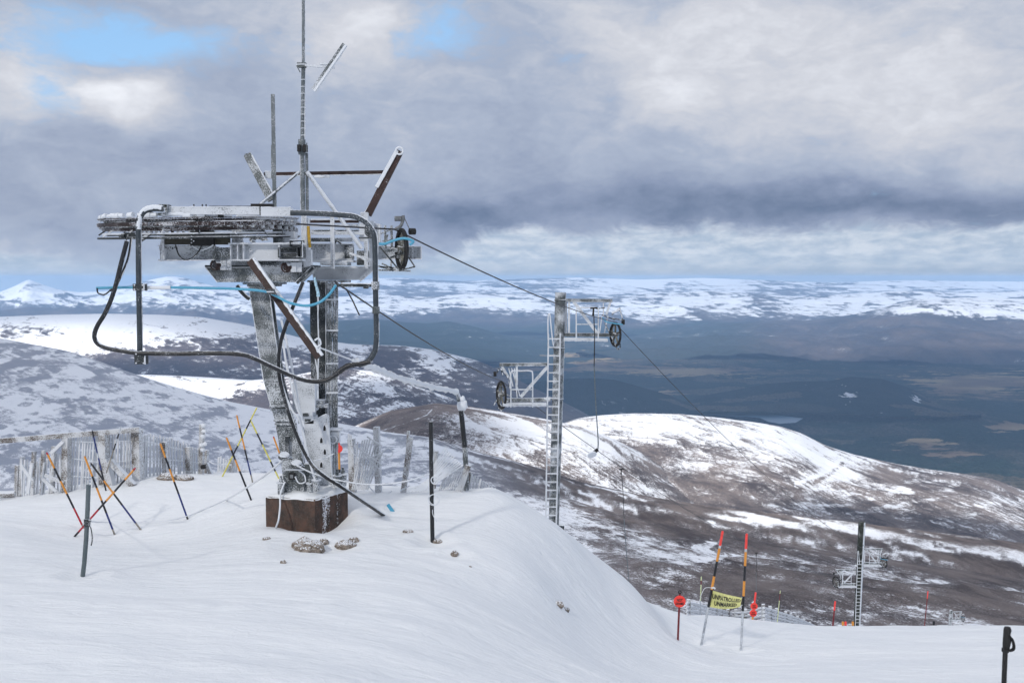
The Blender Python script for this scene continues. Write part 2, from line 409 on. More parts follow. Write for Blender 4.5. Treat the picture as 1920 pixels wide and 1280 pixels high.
# ------------------------------------------------------------------ near ground (snow)
CRT = [(-600, 955), (0, 934), (60, 925), (150, 912), (250, 897), (330, 886), (430, 888), (520, 888), (620, 900), (700, 913), (780, 916), (870, 916), (930, 917), (990, 950), (1060, 1003), (1130, 1066), (1200, 1112), (1250, 1142), (1300, 1152), (1400, 1160), (1540, 1174), (1700, 1175), (1920, 1172), (2500, 1168)]
def crest(px): return float(np.interp(px, [c[0] for c in CRT], [c[1] for c in CRT]))
CP = []
def cpt(px, py, D): v = W(px, py, D); CP.append((v.x, D, v.z))
CD = [(-600, 19), (0, 19), (250, 18.6), (330, 19.5), (520, 19.5), (700, 17.5), (870, 16.2), (930, 15.6), (1060, 15.4), (1200, 16.5), (1300, 20.5), (1540, 21.5), (2500, 21.5)]
def crestD(px): return float(np.interp(px, [c[0] for c in CD], [c[1] for c in CD]))
for c in CRT: cpt(c[0], c[1], crestD(c[0]))
for px in (-600, -100, 150, 330, 480, 640, 780, 900, 1000, 1060, 1130, 1200, 1300, 1450, 1650, 1900, 2500):
    d0 = crestD(px)
    fall = 16 if px < 950 else (40 if px < 1250 else 20)
    cpt(px, crest(px) + fall, d0 * 1.22); cpt(px, crest(px) + fall * 2.6, d0 * 1.7); cpt(px, crest(px) + fall * 3.2 + 12, 60); cpt(px, crest(px) + fall * 3.2 + 35, 140)
for p in [(0, 1280, 6.3), (0, 1140, 8.6), (157, 1080, 10.4), (-300, 1080, 10.2), (0, 1000, 13.3), (145, 1006, 14.3), (215, 1001, 14.8), (262, 992, 15.0), (352, 973, 15.4), (471, 937, 16.2), (474, 904, 18.3),
          (497, 968, 13.9), (470, 985, 13.6), (430, 985, 13.9), (530, 992, 13.1), (590, 999, 13.0), (625, 975, 13.7), (652, 946, 14.0), (672, 934, 15.0), (600, 925, 15.6), (540, 930, 15.8), (510, 930, 15.4), (720, 962, 14.0), (810, 1015, 12.9), (760, 990, 13.4), (875, 919, 15.6), (765, 920, 15.9), (685, 922, 15.9),
          (350, 1100, 10), (540, 1110, 9.8), (578, 1030, 12.0), (650, 1028, 12.1), (650, 1280, 6.9), (900, 1280, 7.9), (810, 1150, 9.6), (852, 1040, 12.4), (950, 980, 14.2), (1000, 1080, 12.8), (1060, 1140, 13.0), (1100, 1210, 12.2), (1200, 1280, 10.6), (1150, 1130, 15.0),
          (1272, 1199, 16.8), (1315, 1208, 16.8), (1389, 1218, 16.3), (1650, 1215, 16.6), (1920, 1225, 15.4), (1500, 1280, 12.0), (1920, 1280, 12.4), (2400, 1260, 12.4)]: cpt(*p)
for X in (-6, -3, 0, 3, 6):
    for Y in (0, 2.0): CP.append((X, Y, -1.72 - .16 * Y - .05 * X))
for X in (-4, 0, 4): CP.append((X, 4.5, -1.72 - .19 * 4.5 - .09 * X))
CP = np.array(CP)
def uv(X, Y):
    Yc = np.maximum(Y, 0) + 4
    return np.clip(X / Yc, -1.3, 1.3) * 3.2, np.log(Yc) * 2.2, Yc
cu, cv, cY = uv(CP[:, 0], CP[:, 1]); cs = CP[:, 2] / cY
N_ = len(CP)
def U(r2): return np.where(r2 > 1e-12, r2 * np.log(r2 + 1e-12), 0) * .5
A_ = np.zeros((N_ + 3, N_ + 3))
A_[:N_, :N_] = U((cu[:, None] - cu[None]) ** 2 + (cv[:, None] - cv[None]) ** 2) + np.eye(N_) * 2e-4
A_[:N_, N_] = 1; A_[:N_, N_ + 1] = cu; A_[:N_, N_ + 2] = cv; A_[N_:, :N_] = A_[:N_, N_:].T
sol = np.linalg.solve(A_, np.concatenate([cs, [0, 0, 0]]))
def gz_np(X, Y):
    u, v, Yc = uv(X, Y); r = sol[N_] + sol[N_ + 1] * u + sol[N_ + 2] * v
    for k in range(N_): r = r + sol[k] * U((u - cu[k]) ** 2 + (v - cv[k]) ** 2)
    Z = r * Yc + np.maximum(-Y, 0) * .14
    near = sstep(3, 6, Y)
    Z = Z + (fbm(X * .5, Y * .9, 4, 5) - .5) * .10 + (fbm(X * 2.2 + 3, Y * 4.5, 3, 9) - .5) * .028
    for (y0, kx, wd, am) in ((9.6, .22, .40, .05), (7.0, .05, .8, .035), (11.9, -.1, .25, .03)):
        Z = Z + am * (fbm(X * 5, Y * 9, 4, 17) - .45) * np.exp(-((Y - (y0 + kx * X)) / wd) ** 2) * sstep(-7, -4, X) * (1 - sstep(1, 4, X))
    for (hx, hy, hr, hd) in HOLLOWS:
        q = ((X - hx) ** 2 + (Y - hy) ** 2) / hr ** 2; Z = Z - hd * np.exp(-q) + hd * .35 * np.exp(-(np.sqrt(q) - 1.9) ** 2 * 3)
    return Z
HOLLOWS = []
def gz(x, y): return float(gz_np(np.array([float(x)]), np.array([float(y)]))[0])
def G(px, py, D):       # put a pixel's point down on the snow at distance D
    v = W(px, py, D); v.z = gz(v.x, v.y); return v
def hit(px, py, d0=3.0, d1=26.0):
    """where the line of sight through a photo pixel meets the snow"""
    Ds = np.concatenate([np.linspace(d0, d1, 160)]); x, y, z = Wn(px, py, Ds)
    gzv = gz_np(x, y); below = np.where(z <= gzv)[0]
    if len(below) == 0: return G(px, py, d1)
    k = below[0]
    if k == 0: return G(px, py, d0)
    a, b_ = Ds[k - 1], Ds[k]; za = z[k - 1] - gzv[k - 1]; zb = z[k] - gzv[k]
    return W(px, py, a + (b_ - a) * za / (za - zb))

# wind-scoured hollows where posts and poles stand in the snow
HL = []
for (x_, y_, r_, d_) in ((157, 990, .14, .045), (140, 1005, .13, .04), (215, 1002, .14, .045), (264, 993, .14, .045), (352, 973, .15, .05), (471, 937, .15, .05), (474, 905, .15, .04), (155, 1080, .18, .06), (811, 1015, .2, .07), (719, 965, .2, .06),
                         (875, 919, .2, .05), (1315, 1208, .18, .06), (1389, 1218, .18, .06), (1271, 1199, .17, .05), (578, 1028, .32, .06), (648, 1026, .26, .05), (852, 1040, .16, .04), (600, 990, .30, .07), (560, 985, .30, .05), (640, 958, .28, .06)):
    h_ = hit(x_, y_); HL.append((h_.x, h_.y - .02, r_, d_))
HOLLOWS = HL
HAZE = 4.1e-5
def axis_lin(segs):
    out = []
    for a, b_, st in segs: out += list(np.arange(a, b_, st))
    out.append(segs[-1][1]); return np.array(out)
gx = axis_lin([(-90, -30, 2.0), (-30, -12, .4), (-12, 10, .075), (10, 30, .4), (30, 110, 2.0)])
gy = axis_lin([(-12, 0, .8), (0, 5, .2), (5, 24, .075), (24, 40, .3), (40, 140, 1.5)])
GX, GY = np.meshgrid(gx, gy)
ground = grid_mesh('snow_ground', GX, GY, gz_np(GX, GY), SNOW)

# ------------------------------------------------------------------ hills
def hillmat(name, sn, snow2, heath1, heath2, sc_, streak=(1, 1, 1), amp=.55, w=.05, speck=.25, green=None):
    """heather or forest under patchy snow; snow cover = vertex attribute + noise"""
    m, t, b = newmat(name)
    tc = t.new('ShaderNodeTexCoord').outputs['Object']
    at = t.new('ShaderNodeAttribute'); at.attribute_name = 'snow'
    dk = t.new('ShaderNodeAttribute'); dk.attribute_name = 'tint'
    v = t.sc(tc, streak)
    a1 = t.noise(v, sc_, 12, .74, .3); a2 = t.noise(tc, sc_ * 14, 4, .6); a3 = t.noise(v, sc_ * .3, 4)
    k = t.m('ADD', at.outputs['Fac'], t.m('MULTIPLY', t.m('SUBTRACT', a1, .5), amp))
    k = t.m('ADD', k, t.m('MULTIPLY', t.m('SUBTRACT', a2, .5), speck))
    a5 = t.noise(tc, sc_ * 4.3, 5, .65); k = t.m('ADD', k, t.m('MULTIPLY', t.m('SUBTRACT', a5, .5), .75))
    cov = t.mr(k, .5 - w, .5 + w)
    hc = t.mix(t.mr(t.m('ADD', t.m('MULTIPLY', a3, .45), t.m('ADD', t.m('MULTIPLY', a1, .3), t.m('MULTIPLY', a2, .25))), .40, .60), heath1, heath2)
    if green: hc = t.mix(dk.outputs['Fac'], hc, green)
    thin = t.mr(t.m('ADD', k, t.m('MULTIPLY', t.m('SUBTRACT', a2, .5), .8)), .15, .75, 0, .62)
    hc2 = t.mix(thin, hc, snow2)
    t.put(b.inputs['Base Color'], t.mix(cov, hc2, sn)); b.inputs['Roughness'].default_value = .9
    b.inputs['Specular IOR Level'].default_value = .15
    bp = t.new('ShaderNodeBump'); bp.inputs['Strength'].default_value = .5; bp.inputs['Distance'].default_value = .35 / sc_ * .1
    t.put(bp.inputs['Height'], t.m('ADD', a1, t.m('MULTIPLY', a2, .25))); t.l.new(bp.outputs[0], b.inputs['Normal'])
    return m
SN = (.84, .86, .90)
def layer(name, sil, Dc, foot, Df, mat, snow, amp=0, wl=300, seed=1, nx=520, ny=180, px0=None, px1=None, back=.25, drop=None, tint=None, ridge=True, gam=1.0, aniso=1.0, silamp=.12, kg=.16, kf=.0):
    """a hill: crest follows the skyline at its own distance, the near face runs down to its foot, the far side falls away"""
    sx = [s_[0] for s_ in sil]; sy = [s_[1] for s_ in sil]
    px0 = px0 if px0 is not None else sx[0]; px1 = px1 if px1 is not None else sx[-1]
    px = np.linspace(px0, px1, nx); t_ = np.concatenate([np.linspace(-1, 0, 12, endpoint=False), np.linspace(0, 1, ny)])
    I = lambda q: np.interp(px, [a[0] for a in q], [a[1] for a in q]) if isinstance(q, list) else np.full(nx, float(q))
    # smooth skyline
    syi = np.interp(px, sx, sy); ker = np.hanning(max(5, nx // 40)); ker /= ker.sum()
    pad = len(ker) // 2; syi = np.convolve(np.pad(syi, pad, mode='edge'), ker, 'same')[pad:-pad]
    dc, fy, df = I(Dc), I(foot), I(Df)
    xc, _, zc = Wn(px, syi, dc); xf, _, zf = Wn(px, fy, df)
    T = np.clip(t_, 0, 1)[:, None]; B = np.clip(-t_, 0, 1)[:, None]
    e = T ** gam
    Dm = dc[None] * (1 - T) + df[None] * T + B * back * dc[None]
    ang = (px - 960) / F / math.cos(0)
    Zm = zc[None] * (1 - e) + zf[None] * e
    bz = (drop if drop else .5 * abs(1)) 
    Zm = Zm - (B ** 1.5) * (drop if drop is not None else 0.12 * back * 4 * dc[None] * .25)
    kx = (xc / dc)[None] * (1 - T) + (xf / df)[None] * T
    Xm = kx * Dm
    n = fbm(Xm / wl * aniso, Dm / wl, 7, seed, .52, ridge) - .62 * (1 if ridge else .8)
    env = silamp + (1 - silamp) * sstep(0, .3, T)
    Zm = Zm + n * amp * env
    # pixel row of each vertex, for laying the snow cover
    yy = Zm / Dm; pyv = 640 - F * ((yy * cp + sp) / (cp - yy * sp))
    pxm = np.repeat(px[None], len(t_), 0)
    gx_ = np.gradient(n, axis=1); gx_ = gx_ / (gx_.std() + 1e-9); gy_ = np.gradient(n, axis=0); gy_ = gy_ / (gy_.std() + 1e-9)
    sn = snow(pxm, pyv, T + 0 * pxm, Xm, Dm, n) + kg * np.clip(.8 * gx_ - .6 * gy_, -2, 2) - kg * .6 * np.clip((n - n.mean()) / n.std(), -1.5, 1.5)
    tt = tint(pxm, pyv, T + 0 * pxm, Xm, Dm) if tint else 0 * pxm
    return grid_mesh(name, Xm, Dm, Zm, mat, {'snow': sn, 'tint': tt})
def gb(px, py, x, y, rx, ry): return np.exp(-((px - x) / rx) ** 2 - ((py - y) / ry) ** 2)

# A1: the slope across the corrie (left) running into the heather flats (right)
def sA1(px, py, T, X, D, n):
    f1 = fbm(px / 90, py / 34, 5, 31); f2 = fbm(px / 26, py / 9, 4, 33)
    left = .63 - .18 * sstep(.50, .72, f1) - .34 * sstep(.52, .75, f2) + .12 * gb(px, py, 520, 800, 200, 60)
    right = .24 + .38 * (f1 - .5) + .30 * (f2 - .5) + .55 * gb(px, py, 1050, 960, 110, 40) + .28 * gb(px, py, 1330, 1030, 60, 60) * (f1 > .45) + .12 * gb(px, py, 1300, 1030, 300, 20)
    k = sstep(820, 1130, px + (py - 900) * -.9)
    # snow tongue under the crest line, dark band along the crest at right
    line = np.interp(px, [900, 1067, 1200, 1500, 1920], [873, 938, 975, 1022, 1085])
    right = right - .35 * np.exp(-((py - line - 10) / 12) ** 2) * sstep(900, 1000, px)
    return left * (1 - k) + right * k
M_A1 = hillmat('heather_and_snow_near', SN, (.46, .46, .49), (.060, .050, .052), (.19, .16, .15), .13, (1, .38, 1), .62, .14, .8, green=(.34, .37, .44))
layer('hillside', [(-500, 560), (-200, 600), (0, 635), (50, 645), (130, 660), (200, 685), (247, 703), (333, 733), (433, 763), (507, 779), (570, 790), (630, 806), (723, 826), (802, 838), (880, 868), (960, 893), (1025, 915), (1067, 936), (1200, 973), (1350, 1003), (1500, 1022), (1700, 1052), (1920, 1086), (2300, 1150)],
      [(-500, 950), (0, 820), (500, 760), (900, 640), (1200, 560), (1920, 520)], [(-500, 1000), (600, 1030), (900, 1120), (1150, 1290), (2300, 1300)], [(-500, 420), (600, 380), (1150, 150), (2300, 145)],
      M_A1, sA1, tint=lambda px, py, T, X, D: 1 - sstep(760, 1060, px + (py - 900) * -.9), amp=9, wl=120, seed=3, nx=900, ny=420, silamp=.15)

# A2: sunlit rounded hill behind, with a darker shoulder on its left
def sA2(px, py, T, X, D, n):
    f1 = fbm(px / 120, py / 30, 5, 41); f2 = fbm(px / 34, py / 8, 4, 43)
    s_ = .30 + .55 * (f1 - .5) + .4 * (f2 - .5)
    s_ += .34 * gb(px, py, 985, 830, 120, 40) + .3 * gb(px, py, 1130, 850, 60, 50) + .35 * gb(px, py, 900, 795, 60, 22)  # extra snow cover, also standing in for the sunlit patches
    s_ -= .20 * gb(px, py, 740, 815, 90, 45)
    s_ -= .45 * sstep(0, 26, py - np.interp(px, [760, 850, 900, 1067, 1200], [820, 852, 868, 915, 950]))
    path = np.interp(px, [690, 760, 800, 812], [815, 793, 778, 765]); s_ += .5 * np.exp(-((py - path) / 1.2) ** 2) * (px < 812) * (px > 690)
    return s_
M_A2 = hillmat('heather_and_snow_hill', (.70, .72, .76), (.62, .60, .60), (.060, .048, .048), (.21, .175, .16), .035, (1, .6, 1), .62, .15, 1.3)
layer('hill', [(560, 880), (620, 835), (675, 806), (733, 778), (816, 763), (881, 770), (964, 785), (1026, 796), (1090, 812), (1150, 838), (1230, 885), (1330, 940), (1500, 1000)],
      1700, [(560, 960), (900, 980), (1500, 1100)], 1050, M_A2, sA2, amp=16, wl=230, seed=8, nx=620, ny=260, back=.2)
def sA3(px, py, T, X, D, n):
    f1 = fbm(px / 130 + 3, py / 26, 5, 51); f2 = fbm(px / 36, py / 8, 4, 53)
    sk = np.interp(px, [1060, 1120, 1240, 1340, 1420, 1500, 1550, 1680, 1920], [800, 785, 782, 790, 800, 825, 852, 892, 945])
    d = py - sk
    s_ = .29 + .45 * (f1 - .5) + .38 * (f2 - .5) + .30 * np.exp(-(d / 30) ** 2) * (1 - sstep(1560, 1680, px)) + .36 * gb(px, py, 1420, 835, 110, 32) + .25 * gb(px, py, 1560, 895, 60, 30)  # snow cover raised at the crest also paints in its sunlit brightness
    s_ += .3 * gb(px, py, 1230, 815, 90, 22) + .32 * gb(px, py, 1290, 860, 40, 30) + .25 * sstep(.58, .7, f2) * gb(px, py, 1680, 940, 200, 60)
    s_ -= .36 * gb(px, py, 1200, 850, 90, 22) + .30 * gb(px, py, 1640, 900, 60, 20) + .35 * sstep(30, 120, d) * sstep(1500, 1750, px) + .3 * gb(px, py, 1500, 985, 120, 24)
    g1 = np.interp(px, [1300, 1400, 1480, 1560], [890, 945, 985, 1010]); s_ -= .5 * np.exp(-((py - g1) / 9) ** 2) * sstep(1290, 1330, px) * (1 - sstep(1530, 1600, px))
    g2 = np.interp(px, [1490, 1540, 1580], [915, 895, 868]); s_ -= .4 * np.exp(-((py - g2 - 4 + 26 * (f1 - .5)) / 7) ** 2) * (px > 1488) * (px < 1582) * (f2 > .42); s_ += .4 * np.exp(-((py - g2 + 7) / 4) ** 2) * (px > 1488) * (px < 1582)
    return s_
layer('hill', [(1000, 830), (1045, 806), (1085, 791), (1130, 785), (1190, 782), (1270, 783), (1340, 790), (1410, 799), (1460, 808), (1500, 822), (1550, 850), (1600, 868), (1680, 888), (1740, 900), (1800, 908), (1860, 920), (1920, 945), (2100, 1000), (2400, 1080)],
      2500, [(1000, 1000), (1300, 1100), (2400, 1230)], [(1000, 1200), (2400, 900)], M_A2, sA3, amp=30, wl=330, seed=12, nx=820, ny=300, back=.15)

# B: broad white hill on the left, B2 its lower ridge
def sB(px, py, T, X, D, n):
    f1 = fbm(px / 80, py / 22, 5, 61); f2 = fbm(px / 16, py / 4.5, 4, 63)
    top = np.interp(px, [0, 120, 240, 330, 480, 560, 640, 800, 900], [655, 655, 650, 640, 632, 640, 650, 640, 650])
    s_ = .95 - sstep(-22, 26, py - top + (f1 - .5) * 30) * .80 + .9 * (f2 - .5)  # barer, darker lower slope: heather, with its shade put into the cover too
    s_ -= .65 * gb(px, py, 60, 622, 70, 14)
    s_ += .7 * gb(px, py, 820, 690, 40, 26) * (f1 > .42) + .45 * gb(px, py, 780, 700, 60, 20) * (f2 > .45)
    s_ -= .3 * sstep(620, 760, px) * sstep(0, 8, py - np.interp(px, [640, 750, 900], [645, 655, 680]))
    return s_
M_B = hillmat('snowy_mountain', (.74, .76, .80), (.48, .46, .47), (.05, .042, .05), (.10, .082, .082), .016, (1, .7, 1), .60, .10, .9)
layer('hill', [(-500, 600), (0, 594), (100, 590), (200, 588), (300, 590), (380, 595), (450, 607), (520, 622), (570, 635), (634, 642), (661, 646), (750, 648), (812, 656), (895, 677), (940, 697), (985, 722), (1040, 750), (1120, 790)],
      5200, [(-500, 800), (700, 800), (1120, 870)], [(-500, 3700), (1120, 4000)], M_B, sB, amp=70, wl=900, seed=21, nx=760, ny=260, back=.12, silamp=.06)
def sB2(px, py, T, X, D, n):
    f1 = fbm(px / 70, py / 18, 5, 71); f2 = fbm(px / 18, py / 5, 4, 73)
    s_ = .34 + .6 * (f1 - .5) + .7 * (f2 - .5)
    s_ += .65 * gb(px, py, 360, 722, 130, 22) + .45 * gb(px, py, 690, 715, 70, 22) + .3 * gb(px, py, 700, 770, 90, 14)
    s_ -= .5 * gb(px, py, 480, 745, 60, 20) + .3 * gb(px, py, 660, 800, 80, 18)
    return s_
layer('hill', [(150, 730), (200, 706), (260, 704), (330, 707), (400, 711), (470, 716), (520, 712), (580, 700), (640, 692), (699, 698), (757, 719), (810, 738), (854, 754), (910, 778), (980, 815)],
      3600, [(150, 860), (980, 860)], 2800, M_B, sB2, amp=40, wl=500, seed=27, nx=520, ny=200, back=.15)

# forest plain
def forestmat(name, c1, c2, c3, sc_):
    m, t, b = newmat(name)
    tc = t.new('ShaderNodeTexCoord').outputs['Object']
    a1 = t.noise(tc, sc_, 8, .6, .3); a2 = t.noise(tc, sc_ * 22, 3, .6); a3 = t.noise(t.sc(tc, (.7, 1.5, 1)), sc_ * 2.6, 5, .55, .5); a4 = t.noise(tc, sc_ * .5, 3)
    at = t.new('ShaderNodeAttribute'); at.attribute_name = 'tint'; s0 = t.new('ShaderNodeAttribute'); s0.attribute_name = 'snow'
    c = t.mix(t.mr(a1, .4, .6), c1, c2)
    vo = t.new('ShaderNodeTexVoronoi'); vo.inputs['Scale'].default_value = sc_ * .9; vo.inputs['Randomness'].default_value = 1
    wv = t.new('ShaderNodeTexNoise'); t.put(wv.inputs['Vector'], tc); wv.inputs['Scale'].default_value = sc_ * 1.4; wv.inputs['Detail'].default_value = 5
    t.put(vo.inputs['Vector'], t.vm('ADD', t.sc(tc, (1, 1.0, 0)), t.sc(wv.outputs[1], (700, 700, 0))))
    cell = t.new('ShaderNodeSeparateColor'); t.l.new(vo.outputs['Color'], cell.inputs[0])
    c = t.mix(t.mr(cell.outputs[0], .45, .55, 0, .75), c, c1)
    c = t.mix(t.mr(cell.outputs[1], .80, .84, 0, .6), c, (.13, .105, .075))
    c = t.mix(t.mr(a2, .35, .65, 0, .7), c, tuple(x * .3 for x in c1))
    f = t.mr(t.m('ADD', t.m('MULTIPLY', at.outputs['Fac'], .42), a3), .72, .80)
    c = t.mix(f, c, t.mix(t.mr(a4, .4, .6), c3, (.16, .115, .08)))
    c = t.mix(t.mr(t.m('ADD', s0.outputs['Fac'], t.m('MULTIPLY', t.m('SUBTRACT', a3, .5), .5)), .45, .6), c, (.6, .62, .66))
    t.put(b.inputs['Base Color'], c); b.inputs['Roughness'].default_value = 1; b.inputs['Specular IOR Level'].default_value = .05
    bp = t.new('ShaderNodeBump'); bp.inputs['Strength'].default_value = 1; bp.inputs['Distance'].default_value = 14; t.put(bp.inputs['Height'], a2); t.l.new(bp.outputs[0], b.inputs['Normal'])
    return m
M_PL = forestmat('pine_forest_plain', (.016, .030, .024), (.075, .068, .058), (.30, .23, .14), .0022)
M_FH = forestmat('forested_hillside', (.008, .015, .016), (.018, .022, .020), (.07, .06, .05), .003)
FLOOR = -830.0
pD = np.concatenate([np.linspace(2600, 12000, 520), np.linspace(12200, 29000, 60)]); pk = np.linspace(-.85, .85, 620)
KK, DD = np.meshgrid(pk, pD); XX = KK * DD
yv = FLOOR / DD; PY = 640 - F * ((yv * cp + sp) / (cp - yv * sp)); PX = 960 + KK * F * (cp - yv * sp) ** 0
tree = (fbm(XX / 30, DD / 30, 3, 83) - .5) * 14 + (fbm(XX / 700, DD / 700, 5, 84) - .5) * 40
sun_tint = .2 + .9 * gb(PX, PY, 1300, 695, 120, 9) + .8 * gb(PX, PY, 1020, 672, 150, 14) + .9 * gb(PX, PY, 1840, 720, 120, 22) + .7 * gb(PX, PY, 1740, 830, 70, 10) + .7 * gb(PX, PY, 1790, 850, 60, 8) + .9 * gb(PX, PY, 1900, 800, 50, 12) + .5 * gb(PX, PY, 1250, 735, 30, 6) + .6 * gb(PX, PY, 1060, 690, 160, 6)  # tan spots painted in for the sunlit patches on the valley floor
sun_tint -= .4 * sstep(740, 790, PY) * (1 - gb(PX, PY, 1790, 820, 170, 50))
grid_mesh('terrain', XX, DD, FLOOR + tree * sstep(0, 1, DD / 4000), M_PL, {'tint': sun_tint, 'snow': 0 * sun_tint})
def snone(px, py, T, X, D, n): return 0 * px
layer('hill', [(880, 745), (960, 722), (1050, 711), (1111, 709), (1153, 712), (1204, 727), (1256, 742), (1310, 765), (1360, 790), (1420, 815)], 6000, [(880, 870), (1420, 830)], 4700, M_FH, snone, amp=50, wl=600, seed=91, nx=420, ny=120, back=.1, drop=150,
      tint=lambda px, py, T, X, D: 0 * px)
layer('hill', [(1210, 762), (1290, 748), (1384, 731), (1438, 720), (1500, 716), (1556, 715), (1592, 707), (1653, 711), (1707, 729), (1743, 747), (1786, 764), (1840, 772)], 6900, [(1210, 768), (1500, 775), (1840, 780)], 5700, M_FH,
      lambda px, py, T, X, D, n: .42 * gb(px, py, 1590, 745, 28, 16) + .35 * gb(px, py, 1715, 748, 12, 14), amp=45, wl=500, seed=93, nx=420, ny=120, back=.1, drop=120, tint=lambda px, py, T, X, D: .3 * gb(px, py, 1600, 712, 60, 6))
# loch
m, t, b = newmat('loch_water'); b.inputs['Base Color'].default_value = (.05, .10, .16, 1); b.inputs['Roughness'].default_value = .35; b.inputs['Specular IOR Level'].default_value = .25
wtr = MB(); pts = [(1297, 765), (1320, 764), (1345, 768), (1400, 773), (1440, 774), (1462, 778), (1506, 784), (1492, 792), (1462, 794), (1440, 790), (1425, 783), (1400, 781), (1380, 781), (1345, 777), (1318, 777)]
vs = []
for (x, y) in pts:
    D_ = 830 * F / (y - 523); p_ = W(x, y, D_); s_ = (FLOOR + 42) / p_.z; vs.append(p_ * s_)
wtr.add(vs, [tuple(range(len(vs)))[::-1]]); o = wtr.build('water', m, at=vs[0]); o['kind'] = 'structure'

# far ranges
def far_s(line, sharp, base=.5, seed=101, fx=60, fy=6, k1=.8, k2=.6, extra=None):
    def f(px, py, T, X, D, n):
        f1 = fbm(px / fx, py / fy, 6, seed); f2 = fbm(px / fx * 4, py / fy * 3, 4, seed + 7)
        ln = np.interp(px, [a[0] for a in line], [a[1] for a in line])
        s_ = base + .55 - sstep(-sharp, sharp, py - ln + (f1 - .5) * sharp * 1.6) * 1.0 + k1 * (f1 - .5) + k2 * (f2 - .5)
        return s_ + (extra(px, py) if extra else 0)
    return f
M_F = hillmat('far_snow_moor', (.68, .71, .76), (.42, .43, .46), (.040, .038, .045), (.10, .08, .076), .0075, (1, .5, 1), .70, .14, .7, green=(.018, .03, .026))
tG = lambda px, py, T, X, D: sstep(600, 616, py + 6 * np.sin(px / 40)) * (1 - sstep(1380, 1480, px))
layer('hills', [(520, 612), (640, 601), (700, 598), (760, 604), (800, 606), (840, 602), (890, 612), (950, 630), (1040, 642), (1130, 652), (1300, 666)], 13000, [(520, 660), (1300, 700)], 9300, M_F,
      far_s([(0, 560), (2000, 560)], 8, .2, 111, extra=lambda px, py: .55 * gb(px, py, 850, 615, 30, 7)), amp=110, wl=1500, seed=111, nx=420, ny=90, back=.1, drop=200, tint=lambda px, py, T, X, D: 1 + 0 * px)
layer('mountain', [(1080, 645), (1200, 625), (1330, 606), (1430, 602), (1530, 600), (1600, 590), (1650, 579), (1690, 568), (1720, 561), (1800, 558), (1860, 559), (1920, 560), (2050, 566), (2400, 600)], 15000, [(1080, 668), (1500, 680), (2400, 690)], [(1080, 10500), (2400, 8800)], M_F,
      far_s([(1080, 575), (1500, 600), (1600, 590), (1690, 592), (1800, 592), (1920, 600), (2400, 620)], 12, .12, 121, 70, 9, .9, .75), amp=300, wl=1900, seed=121, nx=620, ny=150, back=.1, drop=250, silamp=.04, tint=lambda px, py, T, X, D: (1 - sstep(1350, 1500, px)) * .8)
layer('hills', [(380, 560), (560, 560), (640, 556), (720, 553), (800, 556), (900, 549), (1000, 552), (1060, 560), (1160, 555), (1250, 549), (1330, 546), (1420, 551), (1500, 556), (1620, 550), (1700, 545), (1800, 549), (1920, 546), (2300, 552)], 19500, [(380, 626), (900, 626), (1200, 626), (2300, 640)], 14500, M_F,
      far_s([(380, 590), (640, 596), (760, 590), (860, 580), (980, 590), (1100, 596), (1200, 608), (1280, 600), (1400, 596), (2300, 590)], 16, .02, 131, 80, 8, 1.1, 1.1), amp=230, wl=2300, seed=131, nx=760, ny=150, back=.08, drop=200, silamp=.05, tint=tG)
layer('hills', [(420, 539), (520, 530), (640, 526), (700, 522), (760, 521), (860, 527), (980, 523), (1080, 520), (1200, 524), (1320, 521), (1450, 526), (1560, 530), (1700, 525), (1800, 527), (1920, 528), (2300, 530)], 26000, [(420, 575), (2300, 580)], 20500, M_F,
      far_s([(400, 556), (900, 560), (1500, 566), (2300, 560)], 24, .06, 141, 100, 6, .9, .7), amp=160, wl=4500, seed=141, nx=620, ny=90, back=.08, drop=250, silamp=.05)
layer('mountains', [(-500, 560), (-100, 560), (0, 547), (30, 535), (53, 523), (80, 533), (110, 543), (150, 548), (200, 546), (250, 534), (285, 524), (318, 518), (350, 522), (380, 531), (420, 541), (470, 544), (520, 556), (580, 600)], 20500, [(-500, 612), (580, 622)], 12800, M_F,
      far_s([(-500, 585), (0, 572), (60, 570), (140, 582), (220, 584), (330, 576), (430, 590), (520, 600), (580, 600)], 20, .12, 151, 60, 12, 1.0, .9), amp=520, wl=3200, seed=151, nx=520, ny=160, back=.08, drop=300, silamp=.05)

# ------------------------------------------------------------------ haze
hz = MB(); hz.box((-30000, -60, -1000), (30000, 29500, 80)); m = bpy.data.materials.new('valley_haze'); m.use_nodes = True; t = NT(m.node_tree); t.n.clear()
pv = t.new('ShaderNodeVolumePrincipled'); pv.inputs['Color'].default_value = (.40, .64, 1, 1); pv.inputs['Density'].default_value = HAZE; pv.inputs['Anisotropy'].default_value = 0
mo = t.new('ShaderNodeOutputMaterial'); t.l.new(pv.outputs[0], mo.inputs['Volume'])
hzo = hz.build('haze', m, at=(0, 0, 0)); hzo['kind'] = 'stuff'

